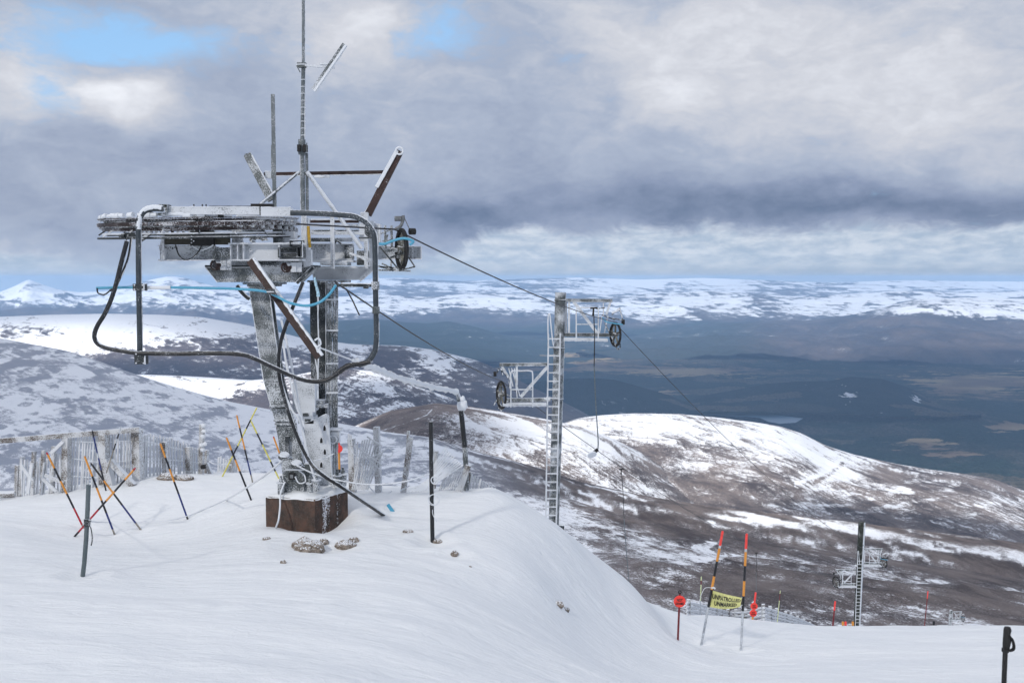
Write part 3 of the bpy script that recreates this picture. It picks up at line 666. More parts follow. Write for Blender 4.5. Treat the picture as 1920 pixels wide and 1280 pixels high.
# ------------------------------------------------------------------ unseen clouds added above the view to shade summit slope, hills and valley
def shade_cloud_mat(name, sc_, tr):
    m = bpy.data.materials.new(name); m.use_nodes = True; t = NT(m.node_tree); t.n.clear()
    tc = t.new('ShaderNodeTexCoord').outputs['Object']
    at = t.new('ShaderNodeAttribute'); at.attribute_name = 'edge'
    n = t.noise(tc, sc_, 6, .6)
    a = t.mr(t.m('ADD', at.outputs['Fac'], t.m('MULTIPLY', t.m('SUBTRACT', n, .5), .9)), .15, .75, 0, tr)
    d = t.new('ShaderNodeBsdfDiffuse'); d.inputs[0].default_value = (.9, .9, .92, 1); l = t.new('ShaderNodeBsdfTranslucent'); l.inputs[0].default_value = (.9, .9, .92, 1)
    mx = t.new('ShaderNodeMixShader'); mx.inputs[0].default_value = .55; t.l.new(d.outputs[0], mx.inputs[1]); t.l.new(l.outputs[0], mx.inputs[2])
    tp = t.new('ShaderNodeBsdfTransparent'); m2 = t.new('ShaderNodeMixShader'); t.put(m2.inputs[0], a); t.l.new(tp.outputs[0], m2.inputs[1]); t.l.new(mx.outputs[0], m2.inputs[2])
    o = t.new('ShaderNodeOutputMaterial'); t.l.new(m2.outputs[0], o.inputs[0]); return m
def shade_cloud(cx, cy, gz_, alt, rx, ry, thick, seed, mat, n=90):
    h = (alt - gz_) / sun_dir.z; ox, oy = cx + sun_dir.x * h, cy + sun_dir.y * h
    u = np.linspace(-1.15, 1.15, n); UU, VV = np.meshgrid(u, u)
    r = np.sqrt(UU ** 2 + VV ** 2) + (fbm(UU * 2.2 + seed, VV * 2.2, 5, seed) - .5) * .7
    e = np.clip(1 - r, 0, 1); top = np.sqrt(e) * thick * (.6 + .8 * fbm(UU * 5, VV * 5, 5, seed + 3)); bot = -np.sqrt(e) * thick * .25 * (.6 + .8 * fbm(UU * 4, VV * 4, 4, seed + 5))
    co = np.concatenate([np.stack([ox + UU * rx, oy + VV * ry, alt + top], -1).reshape(-1, 3), np.stack([ox + UU * rx, oy + VV * ry, alt + bot - 1], -1).reshape(-1, 3)])
    i = np.arange(n * n).reshape(n, n); keep = (e[:-1, :-1] + e[1:, 1:] + e[:-1, 1:] + e[1:, :-1] > 0)
    q = np.stack([i[:-1, :-1], i[:-1, 1:], i[1:, 1:], i[1:, :-1]], -1)[keep]; q = np.concatenate([q, (q + n * n)[:, ::-1]])
    me = bpy.data.meshes.new('shade_cloud'); me.from_pydata(co.tolist(), [], q.tolist()); me.materials.append(mat)
    me.polygons.foreach_set('use_smooth', np.ones(len(q), bool))
    at = me.attributes.new('edge', 'FLOAT', 'POINT'); at.data.foreach_set('value', np.concatenate([e.ravel(), e.ravel()]).astype(np.float32) * 2.2)
    o = bpy.data.objects.new('shade_cloud', me); COL.objects.link(o); o['kind'] = 'structure'
CL = shade_cloud_mat('near_shade_cloud', .004, .56); CL2 = shade_cloud_mat('valley_shade_cloud', .0009, .72)
shade_cloud(40, 120, -10, 520, 400, 330, 90, 5, CL); shade_cloud(-360, 660, -60, 700, 470, 360, 90, 6, shade_cloud_mat('thick_shade_cloud', .006, .93))
CL3 = shade_cloud_mat('small_shade_cloud', .006, .80)
shade_cloud(-190, 1480, -230, 850, 250, 300, 60, 21, CL3); shade_cloud(800, 1500, -380, 900, 480, 330, 80, 23, CL3)
shade_cloud(-1350, 4150, -450, 1700, 1500, 520, 160, 25, CL3); shade_cloud(-330, 3300, -420, 1400, 420, 480, 120, 27, CL3)
shade_cloud(2200, 7300, -830, 2500, 6500, 3100, 450, 11, CL2)
# ------------------------------------------------------------------ helpers that need the ground
def part(mb, name, mats, root, label=None): return mb.build(name, mats, root, label=label)
def blobby(c, r, sc3, seed, sub=2, amp=.35):
    """a lumpy stone"""
    import bmesh
    bm = bmesh.new(); bmesh.ops.create_icosphere(bm, subdivisions=sub + 1, radius=1)
    vs = []
    for v in bm.verts:
        p = v.co.copy(); n = mnoise.noise(p * 1.3 + Vector((seed * 3.1, seed, 0))) + .5 * mnoise.noise(p * 3.1 + Vector((seed, 0, seed)))
        p = p * (1 + amp * n); p = Vector((round(p.x * 4) / 4 * .35 + p.x * .65, round(p.y * 4) / 4 * .35 + p.y * .65, round(p.z * 4) / 4 * .35 + p.z * .65))
        vs.append(Vector((c[0] + p.x * r * sc3[0], c[1] + p.y * r * sc3[1], c[2] + p.z * r * sc3[2])))
    fs = [tuple(v.index for v in f.verts) for f in bm.faces]; bm.free(); return vs, fs

# ================================================================== the drive station of the lift
ST = empty('lift_drive_station', W(575, 930, 13.6), 'big ice-covered ski lift drive station with large horizontal wheel on two steel legs', 'ski lift station')
# footing
A0, B0, C0 = W(498, 930, 13.35), W(590, 933, 13.15), W(652, 917, 13.75)
zt = A0.z; 
for v in (A0, B0, C0): v.z = zt
E0 = A0 + (C0 - B0)
mb = MB(); dn = Vector((0, 0, -1.3))
mb.hexa([A0 + dn, B0 + dn, B0, A0, E0 + dn, C0 + dn, C0, E0])
foot = part(mb, 'footing', FOOT, ST, 'dark rusty footing block half buried in the snow')
# snow on the footing: a low uneven cap
mb = MB(); n = 26; vs = []
for j in range(n + 1):
    for i in range(n + 1):
        u, v = i / n, j / n; p = A0 + (B0 - A0) * (u * 1.03 - .015) + (E0 - A0) * (v * 1.03 - .015)
        e = min(u, 1 - u, v, 1 - v); h = .008 + .06 * (1 - math.exp(-e * 9)) + .05 * mnoise.noise(p * 5) + .10 * max(0, u - .5) * max(0, v) 
        if e == 0: h = -.012 - .03 * abs(mnoise.noise(p * 9))
        vs.append(p + Vector((0, 0, h)))
fs = [(j * (n + 1) + i, j * (n + 1) + i + 1, (j + 1) * (n + 1) + i + 1, (j + 1) * (n + 1) + i) for j in range(n) for i in range(n)]
mb.add(vs, fs, 0, True); part(mb, 'snow_cap', SNOW, foot)
# leaning front leg
mb = MB()
def leanquad(x0a, x1a, ya, x0b, x1b, yb, D, dep, mi=0):
    f = [W(x0b, yb, D), W(x1b, yb, D), W(x1a, ya, D), W(x0a, ya, D)]
    mb.hexa(f + [Vector((p.x, p.y + dep, p.z)) for p in f], mi)
leanquad(466, 503, 533, 494, 527, 712, 13.60, .035); leanquad(494, 527, 712, 519, 556, 800, 13.58, .035); leanquad(519, 556, 800, 531, 575, 900, 13.56, .035)
leanquad(480, 486, 533, 512, 518, 712, 13.635, .34); leanquad(512, 518, 712, 545, 552, 900, 13.615, .34)
leanquad(472, 509, 533, 500, 533, 712, 13.975, .03); leanquad(500, 533, 712, 537, 580, 900, 13.955, .03)
mb.rime([W(503, 533, 13.6), W(527, 712, 13.6), W(556, 800, 13.6), W(575, 890, 13.6)], .010, 90, 1)
mb.rime([W(466, 533, 13.6), W(494, 712, 13.6), W(519, 800, 13.6)], .010, 70, 1, d=Vector((-.6, -.3, .1)))
leg = part(mb, 'leaning_leg', [STEEL, RIMEM], ST)
mb = MB()
for (y, x0, x1) in ((762, 505, 545), (768, 507, 547), (788, 513, 553), (795, 515, 555)): mb.pbox(x0, y - 1.5, x1, y + 1.8, 13.53, .05)
mb.rime([W(505, 760, 13.53), W(545, 760, 13.53)], .008, 60, 1, d=Vector((.2, -.4, 1))); part(mb, 'splice_flange', [STEEL, RIMEM], ST)
mb = MB(); c = W(537, 806, 13.54); mb.cyl(c, c + Vector((0, .01, 0)), .018, 14); mb.pbox(535, 818, 541, 856, 13.50, .05, 0); part(mb, 'leg_bracket', [STEELD], ST)
# upright back column with its conduits
mb = MB()
mb.pbox(584, 528, 611, 792, 14.1, .03); mb.pbox(596, 528, 599, 792, 14.13, .30); mb.pbox(586, 528, 613, 792, 14.43, .03)
mb.pbox(584, 792, 611, 905, 14.1, .03); mb.pbox(596, 792, 599, 905, 14.13, .3)
mb.rime([W(611, 530, 14.1), W(611, 900, 14.1)], .010, 60, 1); part(mb, 'upright_column', [STEELD, RIMEM], ST)
for k, (x, r_) in enumerate(((615, .016), (620, .024), (626, .018), (631, .022))):
    mb = MB(); pts = [W(x + random.uniform(-.8, .8), y, 13.95 + .02 * k) for y in range(530, 915, 18)]
    mb.tube(pts, r_, 8); mb.rime(pts, .011, 45, 1); part(mb, 'conduit', [STEEL, RIMEM], ST)
for y in (560, 618, 680, 735): mb = MB(); mb.pbox(611, y, 633, y + 3, 13.91, .06); part(mb, 'conduit_clip', [STEELW], ST)
# switch box low on the conduits
mb = MB(); mb.pbox(621, 810, 636, 830, 13.80, .12); mb.pbox(618, 803, 641, 807, 13.78, .12); mb.ring(W(624, 824, 13.78), (0, 1, 0), .055, .012, 18, 6)
mb.rime([W(618, 805, 13.78), W(641, 805, 13.78)], .012, 80, 1, d=Vector((.4, -.5, .6))); part(mb, 'switch_box', [STEELW, RIMEM], ST)
# rimed gusset plate with four dark raised fills standing in for shadowed slots
mb = MB(); mb.ppoly([(563, 795), (583, 790), (590, 786), (612, 776), (616, 780), (620, 840), (624, 906), (596, 918), (592, 905), (577, 850)], 13.70, .04)
mb.rime([W(583, 789, 13.7), W(612, 776, 13.7)], .011, 90, 1, d=Vector((.1, -.4, 1))); mb.rime([W(614, 780, 13.7), W(623, 905, 13.7)], .010, 70, 1)
gp = part(mb, 'gusset_plate', [STEELW, RIMEM], ST)
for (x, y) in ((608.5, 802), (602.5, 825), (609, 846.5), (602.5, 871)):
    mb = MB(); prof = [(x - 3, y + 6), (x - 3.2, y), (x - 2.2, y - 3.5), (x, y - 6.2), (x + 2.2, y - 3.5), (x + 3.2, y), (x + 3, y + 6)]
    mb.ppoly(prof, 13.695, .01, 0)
    pts = [W(a, b_, 13.694) for a, b_ in prof + prof[:1]]; mb.tube(pts, .006, 5, 1, False); part(mb, 'dark_slot_fill', [RUBBER, RIMEM], gp)
mb = MB()
mb.pbox(549, 716, 590, 772, 13.75, .28); mb.pbox(562, 772, 586, 782, 13.73, .26); mb.pbox(559, 782, 588, 794, 13.70, .3)
mb.rime([W(549, 716, 13.75), W(590, 716, 13.75)], .014, 60, 1, d=Vector((.2, -.3, 1)))
cab = part(mb, 'control_cabinet', [STEELW, RIMEM], ST)
mb = MB(); mb.pbox(568, 774, 579, 780, 13.72, .01); mb.pbox(572, 785, 582, 790, 13.69, .01); part(mb, 'vent', [STEELD], cab)
# foot shoe of the leg with its lamp-like limit switch
mb = MB(); mb.pbox(533, 882, 569, 927, 13.42, .16); mb.pbox(569, 870, 583, 924, 13.5, .1)
mb.rime([W(533, 881, 13.42), W(569, 881, 13.42)], .008, 60, 1, d=Vector((.2, -.3, 1))); part(mb, 'leg_shoe', [STEEL, RIMEM], ST)
mb = MB(); mb.pbox(541, 887, 552, 899, 13.36, .06); mb.pbox(543.5, 889.5, 549.5, 896.5, 13.35, .01, 1); part(mb, 'limit_switch', [RUBBER, GREY], ST)
for (x, y0, y1, D, r_) in ((527, 905, 925, 13.36, .045), (581, 906, 925, 13.35, .040), (593, 900, 920, 13.30, .045), (632, 892, 912, 13.5, .045), (643, 889, 910, 13.6, .050)):
    mb = MB(); a = W(x, y1, D); b_ = W(x, y0, D); mb.cyl(a, b_, r_, 14); mb.cyl(b_, b_ + Vector((0, 0, .012)), r_ * 1.45, 16, 1); mb.cyl(b_ + Vector((0, 0, .012)), b_ + Vector((0, 0, .06)), r_ * .55, 6); mb.cyl(b_ + Vector((0, 0, .06)), b_ + Vector((0, 0, .1)), r_ * .35, 8)
    part(mb, 'anchor_bolt', [STEEL, STEELW], ST)
for (x, y, D) in ((533, 854, 13.25), (556, 869, 13.2)):
    mb = MB(); c = W(x, y, D); ax = Vector((.08, -.35, 1)).normalized(); mb.cyl(c - ax * .014, c + ax * .014, .072, 24); mb.ring(c - ax * .02, ax, .07, .012, 24, 6, 0); mb.cyl(c + ax * .014, c + ax * .03, .06, 20, 1)
    mb.rime([c + Vector((-.06, -.03, .02)), c + Vector((.07, 0, .02))], .012, 120, 1); mb.bar(c, c + Vector((.06, .2, -.08)), .02); part(mb, 'rope_pulley', [STEELD, RIMEM], ST)

# head: saddles
mb = MB(); mb.ppoly([(384, 501), (586, 501), (556, 529), (407, 529)], 13.25, .45)
mb.rime([W(384, 501, 13.25), W(586, 501, 13.25)], .009, 40, 1, d=Vector((.1, -.3, 1))); part(mb, 'saddle_box', [STEEL, RIMEM], ST)
mb = MB(); mb.ppoly([(384, 497), (588, 497), (587, 500.5), (384, 500.5)], 13.22, .5); mb.bar(W(556, 530, 13.22), W(587, 500, 13.22), .05, .05)
mb.rime([W(384, 500, 13.22), W(407, 529, 13.22)], .008, 60, 1, d=Vector((-.5, -.5, .2))); mb.rime([W(553, 530, 13.2), W(584, 500, 13.2)], .010, 110, 1, d=Vector((-.2, -.5, .4))); part(mb, 'saddle_flange', [STEELD, RIMEM], ST)
mb = MB(); mb.pbox(455, 529.5, 522, 533, 13.4, .5); mb.pbox(463, 533.2, 516, 537, 13.5, .4); part(mb, 'leg_cap_plate', [STEEL], ST)
mb = MB(); mb.ppoly([(583, 500), (700, 500), (672, 525), (588, 525)], 14.3, .45); mb.bar(W(674, 525, 14.27), W(701, 500, 14.27), .05, .05)
mb.rime([W(583, 500, 14.3), W(700, 500, 14.3)], .009, 40, 1, d=Vector((.1, -.3, 1))); part(mb, 'saddle_box', [STEELW, RIMEM], ST)
mb = MB(); mb.pbox(576, 525.4, 645, 529.5, 13.98, .6); 
for x in (582, 593, 600, 612, 622, 640): mb.pbox(x - 1.5, 529.5, x + 1.5, 533, 13.99, .03)
part(mb, 'column_cap_plate', [STEEL], ST)

# machinery frame: front I-beam, stiffeners, left beam
mb = MB(); a = W(432, 472.5, 13.1); b_ = W(570, 472.5, 13.1)
hh = abs((W(0, 456, 13.1) - W(0, 489, 13.1)).z); mb.ibeam(a, b_, hh, .2, .02)
for x in (432, 445, 456, 523): mb.pbox(x - .8, 459, x + 1, 486, 13.0, .1)
mb.rime([W(432, 456, 13.0), W(570, 456, 13.0)], .010, 70, 1, d=Vector((.2, -.4, 1))); part(mb, 'front_beam', [STEELW, RIMEM], ST)
mb = MB(); a = W(300, 474, 13.15); b_ = W(402, 474, 13.15); mb.ibeam(a, b_, hh * .86, .16, .012)
mb.pbox(304, 435, 307, 489, 13.03, .14); mb.pbox(298, 466, 304, 468, 13.05, .1); mb.pbox(298, 486, 306, 489, 13.02, .16); mb.ppoly([(298, 467), (304, 440), (304, 467)], 13.1, .02)
mb.rime([W(298, 489, 13.03), W(402, 487, 13.05)], .010, 40, 1, d=Vector((.1, -.5, -.8))); mb.rime([W(304, 436, 13.03), W(304, 487, 13.03)], .01, 50, 1, d=Vector((-.7, -.5, .1))); part(mb, 'left_beam', [STEELW, RIMEM], ST)
mb = MB()
for k in range(6): mb.cyl(W(311 + 4.2 * k, 464 + (k % 2) * 1.6, 13.05), W(311 + 4.2 * k, 464 + (k % 2) * 1.6, 13.02), .009 + .004 * (k % 3 == 0), 8)
part(mb, 'bolt_row', [STEELD], ST)
mb = MB(); mb.pbox(309, 437, 430, 458.5, 13.02, .05); part(mb, 'drive_cover', [OLIVE], ST)
mb = MB(); mb.pbox(357, 433, 401, 461, 12.97, .05); mb.pbox(366, 427, 389, 434, 12.96, .08)
for k in range(7): mb.cyl(W(359 + (k % 2) * 4, 437 + k * 3, 12.97), W(359 + (k % 2) * 4, 437 + k * 3, 12.955), .010, 6, 1)
part(mb, 'coupling_block', [RUBBER, STEELW], ST)
mb = MB(); mb.pbox(399, 462, 403, 486, 13.03, .2); mb.pbox(403, 464, 430, 484, 13.08, .2)
for k in range(5): mb.cyl(W(405, 466 + k * 4, 13.08), W(405, 466 + k * 4, 13.05), .014, 8)
part(mb, 'gear_housing', [STEEL], ST)
mb = MB(); pts = WP([(329, 459), (335, 477), (346, 487), (360, 484), (372, 472), (378, 460)], 12.93); mb.tube(pts, .009, 6); mb.rime(pts, .008, 60, 1, d=Vector((0, -.3, -1)), off=.006)
pts = WP([(360, 461), (374, 469), (388, 466), (400, 459)], 12.95); mb.tube(pts, .007, 6, 1); part(mb, 'control_cable', [RUBBER, RIMEM], ST)
mb = MB()
for (x0, x1, xt) in ((434, 446, 440), (446, 456, 449)): mb.ppoly([(x0, 456), (x1, 456), (xt + 3, 428), (xt - 4, 428)], 13.12, .03)
mb.rime([W(455, 456, 13.1), W(452, 428, 13.1)], .010, 60, 1); part(mb, 'stiffener_fin', [STEELW, RIMEM], ST)
mb = MB()
def openbox(x0, y0, x1, y1, D, dep, w_):
    for (a_, b2, c_, d_) in ((x0, y0, x1, y0 + w_), (x0, y1 - w_, x1, y1), (x0, y0 + w_, x0 + w_, y1 - w_), (x1 - w_, y0 + w_, x1, y1 - w_)): mb.pbox(a_, b2, c_, d_, D, dep)
openbox(543, 450, 566, 463, 12.98, .16, 1.6); openbox(521, 464, 559, 483, 12.99, .1, 1.8); openbox(556, 462, 567, 483, 12.94, .2, 1.8); mb.pbox(524, 466, 557, 473, 13.06, .04); mb.pbox(524, 475, 556, 481, 13.06, .05)
mb.rime([W(543, 450, 12.98), W(567, 450, 12.98)], .009, 90, 1, d=Vector((.1, -.3, 1))); mb.rime([W(567, 452, 12.94), W(567, 483, 12.94)], .009, 90, 1); part(mb, 'hollow_section', [STEELD, RIMEM], ST)
for (x, y) in ((409, 497), (541, 501)):
    mb = MB(); c = W(x, y, 13.16); mb.cyl(c - Vector((.03, .05, 0)), c + Vector((.06, .02, 0)), .062, 20); mb.ring(c + Vector((-.02, -.05, 0)), (.6, -1, 0), .06, .014, 20, 6, 0); mb.pbox(x + 4, y - 9, x + 14, y + 9, 13.10, .03, 1); mb.pbox(x + 15, y - 9, x + 24, y + 9, 13.12, .03, 1)
    part(mb, 'trolley_roller', [RUST, STEELW], ST)
mb = MB()
for k in range(16):
    x = 458 + random.random() * 58; y = 441 + random.random() * 12; mb.bar(W(x, y, 13.4), W(x + random.uniform(-12, 12), y + random.uniform(-5, 5), 13.5), .02, .03, k % 2)
mb.pbox(512, 428, 530, 456, 13.5, .2, 0); mb.pbox(532, 434, 552, 455, 13.6, .2, 1); part(mb, 'brake_linkage', [STEEL, RIMEM], ST)
mb = MB(); mb.pbox(566, 404, 574, 500, 13.35, .03); mb.pbox(574, 408, 577, 500, 13.38, .15); mb.pbox(569, 468, 583, 500, 13.2, .1)
mb.rime([W(574, 404, 13.35), W(574, 500, 13.35)], .010, 80, 1); mb.rime([W(566, 404, 13.35), W(566, 500, 13.35)], .008, 60, 1, d=Vector((-.5, -.4, .2))); part(mb, 'head_post', [STEELW, RIMEM], ST)
mb = MB(); mb.tube([W(578, 424, 13.3), W(579, 440, 13.3), W(581, 464, 13.3)], .020, 10); part(mb, 'yellow_sleeve', [YEL], ST)

# the big horizontal wheel
wc = W(377, 421, 13.9); RW = 1.335; zz = Vector((-.012, -.047, 1)).normalized()
mb = MB(); mb.ring(wc, zz, RW - .03, .035, 96, 8, 0, sq=.024); mb.ring(wc + zz * .075, zz, RW - .03, .030, 96, 8, 0, sq=.006); mb.ring(wc + zz * .052, zz, RW - .10, .020, 96, 8, 0, sq=.012)
bw = part(mb, 'drive_wheel_rim', [RUSTW, RIMEM], ST)
mb = MB()
for k in range(96):
    if random.random() < .16: continue
    a_, b__ = 2 * math.pi * k / 96, 2 * math.pi * (k + 1.15) / 96; h_ = .045 + .02 * random.random()
    mb.tube([wc + Vector((math.cos(a_), math.sin(a_), 0)) * (RW - .045) + zz * h_, wc + Vector((math.cos(b__), math.sin(b__), 0)) * (RW - .045) + zz * h_], .022 + .012 * random.random(), 6, 0, jit=.3)
for k in range(220):
    th = random.random() * 2 * math.pi; r_ = RW - .02 + random.uniform(-.02, .02); p = wc + Vector((math.cos(th) * r_, math.sin(th) * r_, .07 * random.random() - .02)); mb.rime([p, p + Vector((.01, 0, 0))], .018, 1, 0, d=Vector((.2, -.5, .3)))
part(mb, 'rime_on_rim', [RIMEM], bw)
mb = MB(); gc = wc - zz * .062; mb.ring(gc, zz, RW - .09, .03, 96, 8, 0, sq=.02)
for k in range(100):
    th = 2 * math.pi * k / 100; e = Vector((math.cos(th), math.sin(th), 0)); t2 = Vector((-e.y, e.x, 0)); c = gc + e * (RW - .045)
    mb.hexa([c - t2 * .018 - e * .02 - zz * .02, c - t2 * .012 + e * .025 - zz * .02, c - t2 * .012 + e * .025 + zz * .02, c - t2 * .018 - e * .02 + zz * .02, c + t2 * .018 - e * .02 - zz * .02, c + t2 * .012 + e * .025 - zz * .02, c + t2 * .012 + e * .025 + zz * .02, c + t2 * .018 - e * .02 + zz * .02], 0 if k % 2 else 1)
for k in range(90):
    th = random.random() * 6.283; e = Vector((math.cos(th), math.sin(th), 0)); p = gc + e * (RW - .03) - zz * .02; mb.rime([p, p + e * .01], .022, 1, 1, d=Vector((0, -.3, -.6)))
part(mb, 'toothed_ring', [RUSTW, RIMEM], ST)
mb = MB(); lc = wc - zz * .175; mb.ring(lc, zz, RW - .005, .015, 96, 8); mb.ring(lc + zz * .055, zz, RW - .06, .010, 80, 6, 1); mb.ring(lc + zz * .035, zz, RW - .12, .010, 80, 6, 0)
for k in range(18):
    th = 2 * math.pi * (k + .3) / 18; e = Vector((math.cos(th), math.sin(th), 0)); mb.bar(lc + e * (RW - .01), wc + e * (RW - .13) - zz * .09, .016, .016, k % 2)
part(mb, 'lower_guard_ring', [STEELD, RIMEM], ST)
for k in range(8):
    th = math.pi / 4 * (k + .35); e = Vector((math.cos(th), math.sin(th), 0)); mb = MB(); mb.ibeam(wc + e * .18 - zz * .02, wc + e * (RW - .08) - zz * .02, .09, .07, .012)
    mb.rime([wc + e * .2 + zz * .03, wc + e * 1.2 + zz * .03], .012, 25, 1, d=Vector((.2, -.2, 1))); part(mb, 'wheel_spoke', [STEEL, RIMEM], ST)
mb = MB(); mb.cyl(wc - zz * .3, wc + zz * .12, .17, 28); mb.cyl(wc + zz * .12, wc + zz * .16, .1, 20); part(mb, 'wheel_hub', [STEEL], ST)
mb = MB(); mb.pbox(396, 470, 560, 497, 13.5, .5, 0); part(mb, 'bearing_housing', [STEEL], ST)

# top beam with the guard loops
mb = MB(); mb.pbox(314, 388, 492, 402, 12.62, .10); mb.rime([W(314, 388, 12.62), W(492, 388, 12.62)], .010, 60, 1, d=Vector((.1, -.4, 1))); part(mb, 'top_beam', [STEELW, RIMEM], ST)
mb = MB(); mb.pbox(489, 389, 545, 405, 12.58, .15); mb.pbox(486.5, 387, 489, 404, 12.6, .12, 2); mb.rime([W(489, 389, 12.58), W(545, 389, 12.58)], .012, 60, 1, d=Vector((.1, -.3, 1))); part(mb, 'beam_sleeve', [STEELW, RIMEM, STEELD], ST)
mb = MB(); mb.pbox(296, 383, 313, 388, 12.56, .16); mb.pbox(309, 385, 313, 404, 12.56, .16); mb.pbox(296, 399, 313, 404, 12.58, .12); part(mb, 'beam_clamp', [STEEL], ST)
for (x, y) in ((279, 400), (377, 405), (412, 405), (345, 404)): mb = MB(); mb.pbox(x - 3.5, y - 3, x + 3.5, y + 3, 12.66, .1); part(mb, 'rubber_pad', [RUBBER], ST)
mb = MB(); mb.pbox(392, 386, 500, 387.4, 12.9, .1); mb.pbox(470, 382, 510, 387, 12.92, .12)
for x in (363, 379, 386): mb.pbox(x - .8, 383, x + .8, 387, 12.68, .02)
part(mb, 'cover_strip', [RUBBER], ST)
def tubepart(name, pts, r, mats, rime=0, per=60, d=Vector((1, -.2, .2)), lab=None, nn=12):
    mb = MB(); mb.tube(pts, r, nn)
    if rime: mb.rime(pts, rime, per, 1, d=d, off=(r if not isinstance(r, list) else r[0]) * .9)
    return part(mb, name, mats, ST, lab)
tubepart('guard_loop', WP([(306, 392), (290, 391), (275, 394), (265, 403), (260.5, 420), (260, 460), (260.5, 540), (262, 610), (262.5, 680)], 12.45), .036, [GUARD, RIMEM], .009, 55)
tubepart('guard_loop', WP([(545, 399), (590, 400), (640, 403), (665, 406), (685, 416), (698, 432), (703, 455), (704, 530), (705.5, 600), (705.5, 640), (702, 660), (690, 677), (672, 684)], 12.45), .035, [GUARD, RIMEM], .012, 60)
mb = MB(); pts = [p + Vector((.004, -.006, .012)) for p in WP([(304, 392), (290, 391), (275, 394), (265, 403), (260.5, 420), (260, 432)], 12.45)]; mb.tube(pts, [.036] * 20 + [.032] * (len(pts) - 20), 10, 0, jit=.06); part(mb, 'hoop_rime', [RIMEM], ST)
mb = MB(); mb.cyl(W(704, 528, 12.43), W(704, 543, 12.43), .05, 16); part(mb, 'tube_joint', [STEEL, RUBBER], ST); mb = MB(); mb.cyl(W(705, 575, 12.43), W(705, 588, 12.43), .046, 16)
part(mb, 'tube_joint', [STEEL, RUBBER], ST)
mb = MB(); mb.bar(W(632, 535, 12.9), W(700, 535, 12.7), .04, .04); mb.pbox(681, 536, 690, 541, 12.7, .06); mb.rime([W(640, 531, 12.85), W(700, 532, 12.65)], .010, 70, 1, d=Vector((.1, -.3, 1))); part(mb, 'guard_strut', [STEELD, RIMEM], ST)
for (x0, y0, x1, y1) in ((249, 532, 270, 545), (252, 661, 272, 683)):
    mb = MB(); mb.pbox(x0, y0, x1, y1, 12.38, .11)
    for x in (x0 + 3, x1 - 3):
        for y in (y0 + 2.5, y1 - 2.5): mb.cyl(W(x, y, 12.38), W(x, y, 12.36), .010, 6, 1)
    mb.rime([W(x1, y0, 12.38), W(x1, y1, 12.38)], .014, 90, 1); part(mb, 'clamp_plate', [STEELD, RIMEM], ST)
tubepart('trip_hose', WP([(238, 452), (228, 490), (214, 545), (198, 585), (182, 612), (177, 630), (183, 644), (200, 652), (230, 658), (262, 663)], 12.4), .028, [PIPE, RIMEM], .006, 18)
tubepart('trip_hose', WP([(262, 662), (330, 663), (400, 662), (450, 664), (478, 672), (520, 692), (560, 709), (592, 715), (615, 711), (638, 696), (655, 685), (675, 682), (695, 678)], 12.35), .029, [PIPE, RIMEM], .006, 12)
mb = MB(); pts = WP([(628, 703), (638, 695), (650, 687), (664, 683)], 12.33); mb.tube(pts, .034, 10, 0, jit=.15); mb.rime(pts, .022, 60, 1, d=Vector((0, -.5, -.2))); part(mb, 'tape_wrap', [PIPE, RIMEM], ST)
tubepart('inner_hose', WP([(246, 446), (241, 480), (232, 505), (218, 536), (206, 545)], 12.5), .014, [PIPE, RIMEM], .010, 60)
mb = MB(); mb.bar(W(240, 440, 12.6), W(229, 478, 12.5), .012, .012); mb.pbox(234, 436, 252, 446, 12.7, .1); mb.cyl(W(234, 442, 12.7), W(228, 442, 12.7), .03, 10); mb.rime([W(240, 440, 12.6), W(229, 478, 12.5)], .010, 60, 1); part(mb, 'hose_hanger', [STEELD, RIMEM], ST)
mb = MB(); mb.bar(W(265, 450, 12.6), W(283, 437, 12.8), .035, .035); part(mb, 'guard_stay', [STEELD], ST)
# blue hose strung across
bl = tubepart('blue_hose', WP([(181, 540), (215, 539), (262, 539), (330, 539), (430, 541), (480, 544), (503, 548), (520, 556), (545, 568), (575, 573), (600, 566), (618, 551), (630, 534)], 12.52), .017, [BLUEH, RIMEM])
mb = MB(); pts = WP([(268, 539), (290, 539.5), (320, 539)], 12.51); mb.tube(pts, .022, 8); mb.rime(pts, .010, 80, 0, d=Vector((0, -.5, .6))); part(mb, 'hose_rime', [RIMEM], bl)
tubepart('cord_loop', WP([(182, 540), (184, 549), (196, 552), (206, 545)], 12.5), .010, [PIPE, RIMEM])
mb = MB(); mb.pbox(500, 542, 514, 552, 12.45, .05); mb.rime([W(500, 547, 12.45), W(514, 547, 12.45)], .010, 90, 1, d=Vector((0, -1, 0))); part(mb, 'hose_clip', [STEELD, RIMEM], ST)
# rusty brace
mb = MB(); mb.bar(W(469, 489, 12.75), W(598, 670, 12.45), .085, .06, up=Vector((0, 1, 0)))
for q in range(26):
    t_ = q / 26; a = W(469, 489, 12.7).lerp(W(598, 670, 12.4), t_) + Vector((.045, -.01, .03)); b_ = W(469, 489, 12.7).lerp(W(598, 670, 12.4), t_ + 1 / 26) + Vector((.045, -.01, .03)); mb.bar(a, b_, .012 + .028 * random.random(), .03 + .02 * random.random(), 1)
mb.rime([W(472, 487, 12.75), W(600, 668, 12.45)], .016, 120, 1, d=Vector((.7, -.3, .6)), off=.045); part(mb, 'diagonal_brace', [RUST, RIMEM], ST)
